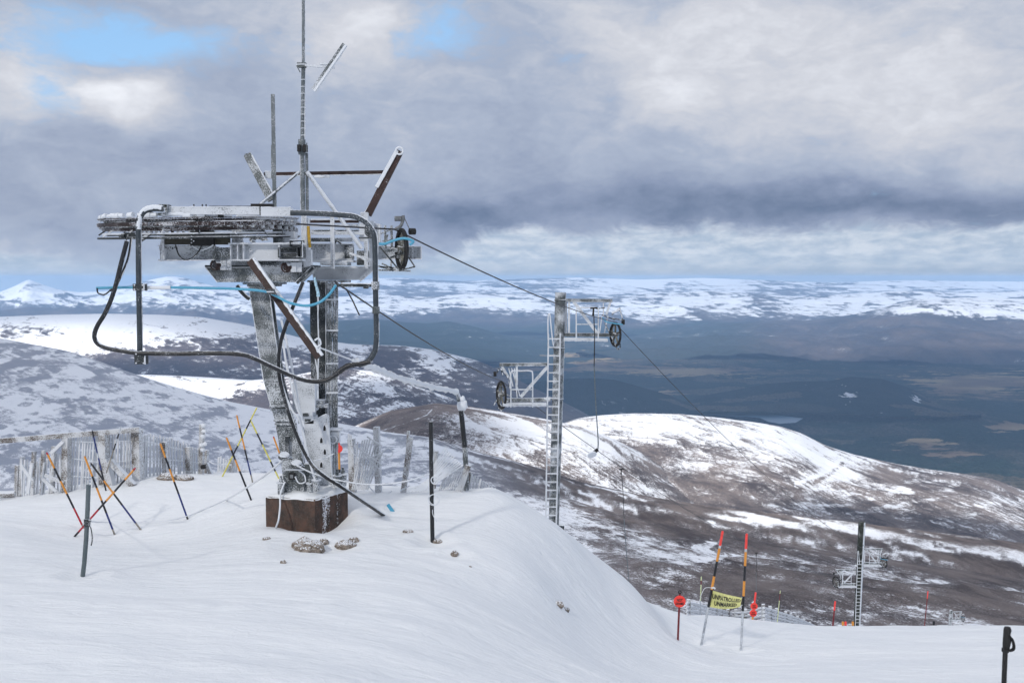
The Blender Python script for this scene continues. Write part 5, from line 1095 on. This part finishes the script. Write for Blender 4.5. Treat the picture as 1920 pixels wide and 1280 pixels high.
mk(171, 869, 264, 993, [(.26, 'k'), (.44, 'o'), (.63, 'k'), (.90, 'b'), (1, 'g')], 'black, orange and navy pole leaning furthest over in the crossed group', lean=.25)
mk(173, 808, 194, 899, [(.12, 'k'), (.45, 'b'), (.55, 'w'), (.8, 'b'), (1, 'k')], 'dark navy pole standing against the rimed paling fence', r=.013, D=17.6)
mk(227, 800, 207, 862, [(.2, 'w'), (.35, 'k'), (.5, 'w'), (.7, 'k'), (1, 'g')], 'thin frosted dark cane sticking up over the fence rail', r=.012, D=17.9)
mk(301, 832, 352, 973, [(.18, 'o'), (.33, 'k'), (.50, 'o'), (.66, 'k'), (.96, 'b'), (1, 'k')], 'orange and black pole with a navy foot standing alone in front of the rimed fence')
mk(425, 821, 471, 937, [(.19, 'o'), (.35, 'k'), (.53, 'o'), (1, 'k')], 'orange and black pole with an all black lower half, nearest the station footing')
mk(444, 779, 474, 905, [(.18, 'o'), (.33, 'k'), (.50, 'o'), (.66, 'k'), (.88, 'b'), (1, 'g')], 'orange and black pole with navy below, crossing the tall yellow pole')
mk(481, 765, 417, 893, [(.17, 'y'), (.30, 'k'), (.55, 'y'), (.70, 'k'), (1, 'y')], 'yellow and black pole leaning towards the long fence, highest of the marker poles', lean=.1)
mk(471, 790, 523, 897, [(.21, 'y'), (.40, 'k'), (.70, 'y'), (.87, 'k'), (1, 'y')], 'yellow and black pole whose foot ends at the station footing', lean=0)
mk(513, 819, 540, 893, [(.02, 'r'), (.40, 'o'), (1, 'k')], 'orange tipped pole half hidden behind the leaning station leg', D=17.5)
q = W(637, 900, 17.0); p = W(635, 826, 17.0); o = stick('disc_sign', p, q, [(.25, 'R'), (.72, 'o'), (1, 'k')], .018, 'small round red sign on an orange pole behind the station column', 'sign', None)
mb = MB(); c = W(635, 841, 16.95); mb.cyl(c, c + Vector((0, .006, 0)), .068, 28); part(mb, 'sign_disc', [DISC], o)
# metal posts
def mpost(pts, r, mat, name, label, cat='post', rime=.006):
    mb = MB(); mb.tube(pts, r, 10); mb.rime(pts, rime, 40, 1, off=r * .8); o = mb.build(name, [mat, RIMEM], at=pts[-1]); tag(o, label, cat); return o
b1 = hit(155, 1080); D_ = b1.y
o = mpost([W(166, 908, D_), W(164, 960, D_), W(161.5, 1010, D_), W(158, 1055, D_), b1, b1 - Vector((.03, 0, .25))], .024, frosted('galvanised_post', (.10, .13, .14), (.14, .17, .18), .95, .2), 'metal_post', 'grey slightly bent metal post standing alone in the snow in front')
mb = MB(); mb.cyl(W(163.5, 972, D_), W(163.2, 986, D_), .034, 10); mb.cyl(W(166, 976, D_ - .03), W(170, 977, D_ - .03), .015, 8); mb.tube(WP([(166, 980), (171, 992), (173, 1010), (171, 1022)], D_ - .02), .006, 6); part(mb, 'wire_binding', [STEELD], o)
b2 = hit(811, 1015); D_ = b2.y
o = mpost([W(808, 790, D_), W(809, 900, D_), b2, b2 - Vector((0, 0, .25))], .029, PIPE, 'black_post', 'straight black post with a coil of wire hung on it, standing before the collapsed fence', rime=.010)
mb = MB(); mb.ring(W(814, 936, D_ - .05), (.2, 1, 0), .068, .006, 30, 6); mb.ring(W(813, 937, D_ - .055), (.1, 1, .1), .075, .005, 30, 6); mb.ring(W(815, 900, D_ - .05), (.3, 1, 0), .05, .008, 24, 6); mb.tube(WP([(811, 955), (812, 965), (819, 977)], D_ - .04), .005, 6); part(mb, 'wire_coil', [WIREW], o)
mb = MB(); pts = WP([(556, 872, 13.0), (590, 888, 13.0), (640, 901, 13.0), (700, 908, 12.9), (760, 902, 12.8), (805, 888, D_ - .03)]); mb.tube(pts, .010, 6); mb.rime(pts, .006, 40, 0); tag(mb.build('tie_wire', [WIREW], at=pts[0]), 'sagging wire rope tied from the station foot to the black post', 'wire')
mb = MB(); pts = WP([(530, 862, 13.3), (500, 888, 13.6), (460, 915, 14.2), (425, 936, 14.6)]); pts[-1] = hit(425, 937) + Vector((0, 0, .0)); mb.tube(pts, .014, 6); mb.rime(pts, .010, 60, 0); tag(mb.build('guy_rope', [WIREW], at=pts[0]), 'white iced rope slanting from the station foot down into the snow by the marker poles', 'rope')
mb = MB(); pts = [hit(x, y, 4, 24) + Vector((0, 0, .035 + .05 * math.exp(-((x - 172) / 12) ** 2))) for x, y in ((172, 978), (205, 983), (250, 982), (310, 980), (360, 968), (425, 940))]; pts[0] = W(167, 977, b1.y); pts = spline(pts, 6); mb.tube(pts, .007, 6); tag(mb.build('slack_rope', [WIREW], at=pts[0]), 'thin rope lying along the snow beside the grey metal post', 'rope')

# blue plastic offcut
mb = MB(); c = hit(733, 958); a = W(727, 945, c.y); b_ = W(739, 962, c.y); mb.bar(a, b_, .05, .012); pts = WP([(724, 945), (721, 952), (724, 960), (730, 964)], c.y); mb.tube(pts, .004, 6, 1)
tag(mb.build('plastic_offcut', [BLUEH, WIREW], at=c), 'small blue strip of plastic sticking out of the snow', 'plastic piece')

# warning banner on two tall poles
qa, qb = hit(1315, 1208), hit(1389, 1218)
Dq = (qa.y + qb.y) / 2
pa = W(1355, 996, qa.y - .0); pb = W(1400, 1001, qb.y)
s1 = stick('banner_pole', pa, qa, [(.122, 'R'), (.145, 'w'), (.26, 'o'), (.392, 'k'), (.51, 'o'), (.665, 'k'), (1, 'w')], .021, 'leaning banded pole with a red top holding the UNPATROLLED banner beside the NOT GROOMED disc', 'pole', 'poles holding the yellow banner')
s2 = stick('banner_pole', pb, qb, [(.125, 'R'), (.15, 'w'), (.27, 'o'), (.40, 'k'), (.53, 'o'), (.66, 'k'), (1, 'w')], .020, 'upright banded pole with a red top holding the banner near the two stacked discs', 'pole', 'poles holding the yellow banner')
BN = empty('warning_banner', W(1361, 1122, Dq), 'faded yellow banner reading UNPATROLLED UNMARKED strung between two banded poles', 'banner')
def bsurf(u, v):            # u 0..1 along, v 0..1 up
    tl, tr, bl_, br = (1335, 1106), (1391, 1120), (1331, 1137), (1388, 1137)
    x = (tl[0] * (1 - u) + tr[0] * u) * v + (bl_[0] * (1 - u) + br[0] * u) * (1 - v)
    y = (tl[1] * (1 - u) + tr[1] * u) * v + (bl_[1] * (1 - u) + br[1] * u) * (1 - v)
    y += 4.5 * math.sin(math.pi * u) * (1 - v) * .9 + 1.0 * math.sin(math.pi * u) * v
    dd = qa.y * (1 - u) + qb.y * u + .05 * math.sin(u * 7 + v) + .03 * math.sin(v * 5 + u * 3) - .10 * (1 - v) * u
    return W(x, y, dd)
mb = MB(); nu, nv = 36, 16; vs = [bsurf(i / nu, j / nv) for j in range(nv + 1) for i in range(nu + 1)]; fs = [(j * (nu + 1) + i, j * (nu + 1) + i + 1, (j + 1) * (nu + 1) + i + 1, (j + 1) * (nu + 1) + i) for j in range(nv) for i in range(nu)]
m0 = len(vs); vs2 = [v + Vector((0, .006, 0)) for v in vs]; mb.add(vs + vs2, fs + [tuple(m0 + i for i in f[::-1]) for f in fs], 0, True); part(mb, 'banner_sheet', [BANNER], BN)
def text_mesh(body, bold=.012):
    cu = bpy.data.curves.new('lettering', 'FONT'); cu.body = body; cu.size = 1; cu.offset = bold; cu.resolution_u = 3; cu.align_x = 'CENTER'; cu.align_y = 'CENTER'
    ob = bpy.data.objects.new('lettering', cu); COL.objects.link(ob); dg = bpy.context.evaluated_depsgraph_get(); me = bpy.data.meshes.new_from_object(ob.evaluated_get(dg))
    vs = [v.co.copy() for v in me.vertices]; fs = [tuple(p.vertices) for p in me.polygons]; bpy.data.objects.remove(ob); bpy.data.meshes.remove(me)
    x0 = min(v.x for v in vs); x1 = max(v.x for v in vs); y0 = min(v.y for v in vs); y1 = max(v.y for v in vs)
    return [((v.x - x0) / (x1 - x0), (v.y - y0) / (y1 - y0)) for v in vs], fs
for body, u0, u1, v0, v1 in (('UNPATROLLED', .03, .97, .54, .84), ('UNMARKED', .12, .86, .16, .44)):
    tv, tf = text_mesh(body, .03); mb = MB(); mb.add([bsurf(u0 + (u1 - u0) * a, v0 + (v1 - v0) * b_) + Vector((0, -.012, 0)) for a, b_ in tv], tf); part(mb, 'lettering', [INK], BN)
mb = MB()
for p, q in ((bsurf(0, 1), W(1333, 1101, qa.y)), (bsurf(1, 1), W(1393.5, 1118, qb.y)), (bsurf(0, 0), W(1327, 1136, qa.y)), (bsurf(1, 0), W(1392, 1133, qb.y))): mb.tube([p, q], .008, 6)
mb.tube(WP([(1333, 1101), (1322, 1102), (1315, 1114), (1311, 1128), (1308, 1130)], qa.y - .02), .005, 6); mb.tube(WP([(1334, 1102), (1338, 1101), (1341, 1103)], qa.y - .03), .015, 6); part(mb, 'tie_cord', [WIREW], BN)

# round red signs
def discsign(ptop, pbot, discs, r, bands, rp_, label, text, grp=None, loop=False):
    o = empty('disc_sign', pbot, label, 'sign', grp)
    d = pbot - ptop; mb = MB(); keys = sorted(set(k for _, k in bands)); f0 = 0
    for f, k in bands: mb.tube([ptop + d * f0, ptop + d * f if f < 1 else pbot + d.normalized() * .25], rp_, 8, keys.index(k)); f0 = f
    part(mb, 'sign_pole', [TAPE[k] for k in keys], o)
    for (c, words) in discs:
        mb = MB(); mb.cyl(c, c + Vector((0, .012, 0)), r, 32); dd = part(mb, 'sign_disc', [DISC], o)
        for (body, w_, h_, dz) in words:
            tv, tf = text_mesh(body, .03); mb = MB(); mb.add([c + Vector(((a - .5) * w_, -.006, dz + (b_ - .5) * h_)) for a, b_ in tv], tf); part(mb, 'lettering', [INK], dd)
    if loop:
        mb = MB(); mb.ring(ptop + Vector((0, 0, .03)), (0, 1, 0), .022, .008, 18, 6); part(mb, 'hanging_loop', [RUBBER], o)
    return o
qs = hit(1271, 1199); Dd = qs.y; px1m = Dd / F
discsign(W(1274.5, 1113, Dd), qs, [(W(1274.5, 1127, Dd - .03), [('NOT', 11 * px1m, 6 * px1m, 2.8 * px1m), ('GROOMED', 16 * px1m, 5 * px1m, -4 * px1m)])], 11.3 * px1m, [(1, 'm')], .017, 'round red sign reading NOT GROOMED on a thin maroon pole', True, loop=True)
Ds = 21.3; px1m = Ds / F
discsign(W(1417, 1110, Ds), G(1411, 1164, Ds), [(W(1414, 1136, Ds - .03), [('NOT', 6 * px1m, 3 * px1m, 1.5 * px1m), ('OPEN', 7 * px1m, 2.6 * px1m, -2.2 * px1m)]), (W(1412.5, 1149, Ds - .03), [('NOT', 6 * px1m, 3 * px1m, 1.5 * px1m), ('GROOMED', 9 * px1m, 2.6 * px1m, -2.2 * px1m)])], 6.8 * px1m,
         [(.38, 'R'), (.9, 'k'), (1, 'o')], .022, 'two small round red signs one above the other on a red topped pole', True)
G3 = 'thin marker wands along the snow edge'
def wand(x0, y0, x1, y1, D, bands, label, r=.015): q = W(x1, y1, D); return stick('marker_wand', W(x0, y0, D), q, bands, r, label, 'marker wand', G3, bury=.6)
wand(1315, 1081, 1313, 1136, 27, [(.12, 'l'), (.26, 'm'), (.8, 'l'), (1, 'w')], 'pale lime and maroon wand rising left of the banner')
wand(1463, 1107, 1459, 1150, 40, [(.12, 'l'), (.42, 'm'), (1, 'l')], 'pale lime and maroon wand behind the right end of the rail fence')
wand(1566, 1127, 1561, 1178, 30, [(.32, 'R'), (1, 'm')], 'leaning red wand beside the second pylon', r=.026)
wand(1740, 1108, 1733, 1176, 32, [(.2, 'R'), (1, 'm')], 'tall maroon wand with a bright red tip between the second and farthest pylons')
for x, c_, l_ in ((1580.5, 'o', 'tiny orange stub poking over the snow edge, farthest of three from the second pylon'), (1585.5, 'R', 'tiny reddish stub, middle of three by the pylon'), (1599, 'o', 'tiny orange stub closest to the second pylon')): wand(x, 1165, x, 1178, 45, [(.5, c_), (1, 'g')], l_, r=.05)
wand(1751, 1164, 1751, 1178, 40, [(1, 'k')], 'tiny black stub on the snow edge left of the farthest pylon', r=.045)

# ski pole in the foreground
Dk = 3.45
SP = empty('ski_pole', G(1879, 1430, Dk), 'black ski pole with a wrist strap standing upright in the near corner', 'ski pole')
mb = MB(); mb.tube([W(1885.5, 1205, Dk), W(1882, 1290, Dk), Vector((W(1878, 1420, Dk).x, Dk, gz(W(1878, 1420, Dk).x, Dk) - .05))], .0085, 12); part(mb, 'shaft', [RUBBER], SP)
mb = MB(); mb.tube([W(1889, 1175, Dk), W(1889, 1180, Dk), W(1888, 1188, Dk), W(1888.5, 1198, Dk), W(1887, 1208, Dk), W(1886, 1218, Dk)], [.010, .0135, .012, .0145, .013, .011], 14); mb.cyl(W(1880, 1217, Dk - .005), W(1890, 1219, Dk - .005), .009, 10); part(mb, 'grip', [RUBBER], SP)
mb = MB(); pts = WP([(1891, 1190), (1898, 1198), (1901, 1210), (1899, 1217), (1890, 1219), (1884, 1217)], Dk - .01); 
for a, b_ in zip(pts[:-1], pts[1:]): mb.bar(a, b_, .005, .014)
part(mb, 'wrist_strap', [RUBBER], SP)

# ================================================================== fences
def wood(mb, p, q, w_, h_=None, mi=0, rim=.008, per=40): mb.bar(p, q, w_, h_ or w_, mi, up=Vector((.2, 1, 0))); mb.rime([p, q], rim, per, 1, off=w_ * .4)
def fence(name, label, group=None, at=None): return empty(name, at, label, 'fence', group)
FL = fence('snow_fence', 'long curved paling fence thick with white rime, topped by a wooden rail', at=W(215, 905, 18.4))
def FD(x): return float(np.interp(x, [25, 110, 215, 262, 330, 385, 430, 470], [18.6, 18.2, 18.2, 18.4, 19.2, 19.8, 20.5, 20.9]))
ftop = lambda x: float(np.interp(x, [30, 60, 100, 112, 118, 150, 262, 300, 340, 372], [868, 862, 852, 845, 815, 811, 811, 818, 828, 842]))
fbot = lambda x: float(np.interp(x, [30, 110, 215, 262, 330, 385], [932, 918, 908, 902, 892, 890]))
mb = MB(); x = 116
while x < 374:
    D_ = FD(x) + random.uniform(-.03, .03); ln = random.uniform(-2.5, 1.5) - (x < 180) * 2.5; g_ = G(x + ln, 900, D_)
    y0 = ftop(x) + random.uniform(-2.5, 3.5); p = W(x + (2 if x < 180 else 0), y0, D_); q = W(x + ln, fbot(x) + 6, D_); wood(mb, p, q, .024 + random.random() * .012, .02, 0, .005, 26); x += random.uniform(4.4, 6.2)
part(mb, 'paling_panel', [WOODW, RIMEM], FL)
mb = MB(); x = 32
while x < 116:
    D_ = FD(x) + random.uniform(-.1, .1); y0 = ftop(x) + random.uniform(-8, 12); ln = random.uniform(-9, 5); wood(mb, W(x + 2, y0, D_), W(x + ln, fbot(x) + 6, D_), .028, .022, 0, .007, 34); x += random.uniform(3.5, 7)
for (x0, y0, x1, y1) in ((80, 897, 106, 921), (84, 890, 118, 905), (40, 872, 60, 900), (60, 868, 52, 925), (95, 850, 118, 828)): wood(mb, W(x0, y0, 18.0), W(x1, y1, 18.0), .06, .03, 0, .012, 40)
part(mb, 'broken_palings', [WOODW, RIMEM], FL, 'tumbled broken palings at the left end')
for (x0, y0, x1, y1, w_, dd) in ((33, 872, 31, 935, .07, 0), (42, 856, 38, 930, .06, 0), (64, 846, 61, 928, .06, -.05), (82, 844, 78, 928, .06, -.05), (101, 836, 98, 920, .065, -.05), (125, 812, 124, 922, .12, -.12), (194, 813, 196, 902, .14, -.12), (197, 860, 211, 912, .13, -.16), (257, 804, 260, 906, .16, -.12), (308, 828, 311, 893, .09, -.1), (353, 838, 355, 892, .10, -.12)):
    mb = MB(); wood(mb, W(x0, y0, FD(x0) + dd), W(x1, y1 + 6, FD(x0) + dd), w_, w_, 0, .012, 70); part(mb, 'fence_post', [WOODF, RIMEM], FL)
mb = MB(); wood(mb, W(207, 864, 18.0), W(251, 911, 17.8), .10, .10); part(mb, 'brace_log', [WOODF, RIMEM], FL)
for k, ys in enumerate(((826, 829, 826, 838, 850), (856, 866, 862, 862, 868), (890, 893, 868, 872, 880))):
    pts = spline([W(x, y - (0 if k == 0 else 0), FD(x) - .05) for x, y in zip((118, 190, 262, 320, 374), ys)], 8); mb = MB(); mb.tube(pts, .008, 5); mb.rime(pts, .012, 50, 0); part(mb, 'fence_wire', [RIMEM], FL)
mb = MB(); wood(mb, W(-60, 831, 18.0), W(262, 805, 18.1), .09, .09, 0, .014, 60); tr_ = part(mb, 'top_rail', [WOODF, RIMEM], FL)
mb = MB(); a = G(-40, 930, 18.2); mb.tube([Vector((a.x, 18.2, W(-40, 930, 18.2).z)), W(28, 926, 18.3)], [.075, .06], 12); mb.rime([W(-30, 922, 18.2), W(28, 920, 18.3)], .012, 60, 1, d=Vector((0, -.2, 1))); tag(mb.build('log', [WOODF, RIMEM], at=W(0, 930, 18.2)), 'bare log lying beside the broken end of the long paling fence', 'log')
mb = MB(); 
for (x0, x1, y0, y1, D_) in ((410, 446, 855, 893, 20.6), (446, 466, 873, 893, 21.2)):
    x = x0
    while x < x1: wood(mb, W(x, y0 + (x - x0) * .3 + random.uniform(-2, 3), D_), W(x - 1, y1 + 4, D_), .035, .02, 0, .012, 30); x += random.uniform(4, 6)
pp_ = MB(); F2 = fence('snow_fence', 'short low stretch of rimed paling fence behind the yellow marker pole', at=W(430, 895, 20.6)); part(mb, 'paling_panel', [WOODW, RIMEM], F2)
mb = MB(); wood(mb, W(435, 858, 20.5), W(434, 897, 20.5), .07); part(mb, 'fence_post', [WOODF, RIMEM], F2); mb = MB(); wood(mb, W(386, 843, 20.0), W(386, 895, 20.0), .09); wood(mb, W(387, 868, 19.95), W(400, 898, 19.8), .07); part(mb, 'fence_post', [WOODF, RIMEM], F2)
mb = MB(); pts = WP([(388, 860), (398, 868), (412, 870), (434, 871)], 20.3); mb.tube(pts, .012, 6); mb.rime(pts, .014, 60, 0); part(mb, 'fence_wire', [RIMEM], F2)
o = empty('marker_post', W(377, 893, 19.4), 'dark timber post with rime lumps at its top, ending the long fence', 'post')
mb = MB(); wood(mb, W(379, 795, 19.4), W(377, 896, 19.4), .085, .085, 0, .016, 90); part(mb, 'post', [WOODF, RIMEM], o)
mb = MB()
for (x, y) in ((382, 798), (383, 808), (381, 818), (378, 834), (384, 832), (380, 843)): vs, fs = blobby(W(x, y, 19.33), .045, (1.1, .8, .9), x, 1, .5); mb.add(vs, fs, 0, True)
part(mb, 'rime_lump', [RIMEM], o)
mb = MB(); mb.pbox(376, 872, 384, 879, 19.3, .08); part(mb, 'insulator_box', [RUBBER], o)

F3 = fence('snow_fence', 'leaning rimed palings tangled in wire right behind the station column', at=W(685, 918, 16.0))
mb = MB()
for k in range(9): wood(mb, W(680 + k * 4.6, 816 + abs(k - 3) * 3 + k * 2.2, 15.9), W(660 + k * 3.6, 918, 15.9), .022, .02, 0, .008, 60)
for (x0, y0, x1, y1) in ((671, 828, 664, 905), (712, 850, 684, 905), (665, 835, 716, 872), (688, 818, 716, 836), (680, 850, 712, 880), (658, 815, 660, 835), (654, 813, 655, 835)): wood(mb, W(x0, y0, 15.8), W(x1, y1, 15.8), .022, .02, 0, .008, 60)
part(mb, 'paling_panel', [WOODW, RIMEM], F3)
for (x0, y0, x1, y1, w_) in ((659, 822, 662, 925, .10), (706, 800, 710, 918, .09)):
    mb = MB(); wood(mb, W(x0, y0, 15.95), W(x1, y1 + 4, 15.95), w_, w_, 0, .014, 90); part(mb, 'fence_post', [WOODF, RIMEM], F3)
mb = MB()
for pp in ([(656, 838), (665, 852), (690, 858), (715, 848), (728, 840), (737, 848), (730, 856), (716, 852)], [(676, 868), (688, 880), (700, 860), (712, 862)], [(680, 890), (695, 915), (715, 930), (735, 920)]): pts = WP(pp, 15.7); mb.tube(pts, .008, 5); mb.rime(pts, .012, 50, 0)
part(mb, 'fence_wire', [WIREW], F3)
o = empty('leaning_post', W(757, 920, 15.7), 'pair of rimed posts leaning together between the station and the black post', 'post')
mb = MB(); wood(mb, W(770, 820, 15.7), W(756, 924, 15.7), .075, .07, 0, .014, 90); wood(mb, W(766, 808, 15.75), W(764, 850, 15.75), .045, .04, 0, .012, 80); part(mb, 'post', [WOODF, RIMEM], o)
mb = MB(); mb.tube(WP([(755, 885), (763, 893), (764, 905)], 15.65), .006, 5); wood(mb, W(768, 910, 15.6), W(750, 920, 15.6), .02); part(mb, 'wire_scrap', [WIREW, RIMEM], o)
F4 = fence('snow_fence', 'collapsed paling fence splayed like a fan at the foot of the bent post', at=W(840, 918, 15.8))
mb = MB()
for k in range(11): wood(mb, W(836 + k * 3.2, 840 + k * 3.2 + random.uniform(-1, 1), 15.7), W(808 + k * 1.0 - max(0, k - 7) * 3, 880 + k * 3.0, 15.6), .019, .016, 0, .006, 60)
for k in range(11): wood(mb, W(840 + k * 4.2, 880 + random.uniform(-3, 3) - k * .8, 15.8), W(822 + k * 4.0, 921, 15.8), .019, .016, 0, .006, 60)
for k in range(5): wood(mb, W(840 - k * 4, 876 + k * 3, 15.4), W(768 + k * 6, 921 - k * 0, 15.3), .026, .018, 0, .005, 40)
part(mb, 'paling_panel', [WOODW, RIMEM], F4)
mb = MB(); wood(mb, W(878, 872, 15.6), W(862, 920, 15.6), .085, .06, 0, .012, 80); wood(mb, W(817, 845, 15.8), W(812, 915, 15.8), .08, .06, 0, .014, 80); part(mb, 'fence_post', [WOODF, RIMEM], F4)
mb = MB()
for k in range(9): x = 881 + k * 5.4; D_ = 16.1; wood(mb, W(x + 4, 888 + k * 3.4, D_), W(x - 1, 922 + k * .5, D_), .03, .02, 0, .009, 40)
F5 = fence('snow_fence', 'row of small rimed palings almost buried in snow right of the bent post', at=W(905, 920, 16.1)); part(mb, 'paling_panel', [WOODW, RIMEM], F5)
mb = MB(); wood(mb, W(881, 884, 16.2), W(880, 925, 16.2), .05); part(mb, 'fence_post', [WOODF, RIMEM], F5)

# post-and-rail fence beyond the brow
F6 = fence('rail_fence', 'grey board fence with four frosted rails dipping over the brow behind the banner', at=W(1400, 1160, 46))
FX = [1288, 1300, 1340, 1370, 1400, 1432, 1462, 1497, 1535]; FDD = [38, 39, 43, 46, 44, 42, 50, 62, 80]
ftp = [1128, 1129, 1139, 1147, 1146, 1137, 1146, 1158, 1175]; fsz = [24, 23, 21, 20, 22, 24, 20, 15, 9]
for k in range(4):
    mb = MB()
    for i in range(len(FX) - 1):
        f = .10 + .30 * k; p = W(FX[i], ftp[i] + fsz[i] * f, FDD[i] - .1); q = W(FX[i + 1], ftp[i + 1] + fsz[i + 1] * f, FDD[i + 1] - .1); mb.bar(p, q, .05, .11, 0, up=Vector((0, 0, 1))) if False else mb.bar(p, q, .12, .03, 0, up=Vector((0, 1, 0)))
        mb.rime([p, q], .035, 9, 1, d=Vector((0, -.3, 1)), off=.05)
    part(mb, 'board_rail', [WOODW, RIMEM], F6)
xs = [1291, 1342, 1352, 1365, 1380, 1398, 1431, 1444, 1456, 1473, 1483, 1495, 1507, 1519]
for x in xs:
    D_ = float(np.interp(x, FX, FDD)); y = float(np.interp(x, FX, ftp)); s_ = float(np.interp(x, FX, fsz)); mb = MB(); w_ = .14; p = W(x, y - s_ * .22, D_); q = W(x, y + s_ * 1.6, D_); mb.bar(q, p, w_, w_); mb.rime([p, q], .03, 20, 1, off=.05); part(mb, 'fence_post', [WOODF, RIMEM], F6)

# rocks
RK = [(578, 1022, 40, .62, 'largest rock in front of the footing, crusted with feathery rime', .8), (607, 1014, 12, .9, 'small pointed stone touching the largest rimed rock', 1), (647, 1019, 26, .52, 'broad brown rock right of the largest rock, half covered in snow', .9), (664, 1011, 12, .8, 'small snow capped stone at the right end of the broad brown rock', .9),
      (531, 1053, 7, .9, 'tiny stone low on the slope below the largest rock', 1), (500, 1009, 9, .6, 'thin stone chip just left below the footing', 1), (765, 995, 13, .45, 'flat stone left of the black post, dusted with snow', 1), (820, 1013, 12, .6, 'small stone at the foot of the black post', 1), (852, 1037, 9, 1.0, 'upright little stone right of the black post foot', .8),
      (1047, 1131, 13, .65, 'long stone on the steep side slope, upper of the pair', .8), (1061, 1141, 9, .7, 'small stone on the steep side slope, lower of the pair', .8), (882, 1061, 3.5, .6, 'pebble on the side slope below the upright little stone', 1),
      (672, 905, 15, .9, 'jumbled stone wedged behind the station footing', .9), (315, 893, 26, .45, 'snow covered boulder at the foot of the long rimed fence', 1), (345, 895, 22, .45, 'smaller snowy boulder right of the boulder by the long fence', 1)]
for i, (x, y, w_, asp, lb, q) in enumerate(RK):
    c = hit(x, y + w_ * asp * .3); k = c.y / F; r_ = w_ * k * .5 * 1.6 if w_ > 10 else w_ * k * .85
    vs, fs = blobby(Vector((c.x, c.y, c.z + r_ * asp * .05)), r_, (1, .8, asp), i + 3, 2, .26); mb = MB(); mb.add(vs, fs, 0, False)
    if i == 0:
        for kk in range(110):
            v = random.choice(vs)
            if v.z > c.z and v.y < c.y + .1: mb.rime([v, v + Vector((.004, 0, 0))], .011, 1, 1, d=Vector((.3, -.5, .6)), spread=.5)
    o = mb.build('rock', [ROCK, RIMEM], at=c); tag(o, lb, 'rock', 'rocks poking out of the snow')
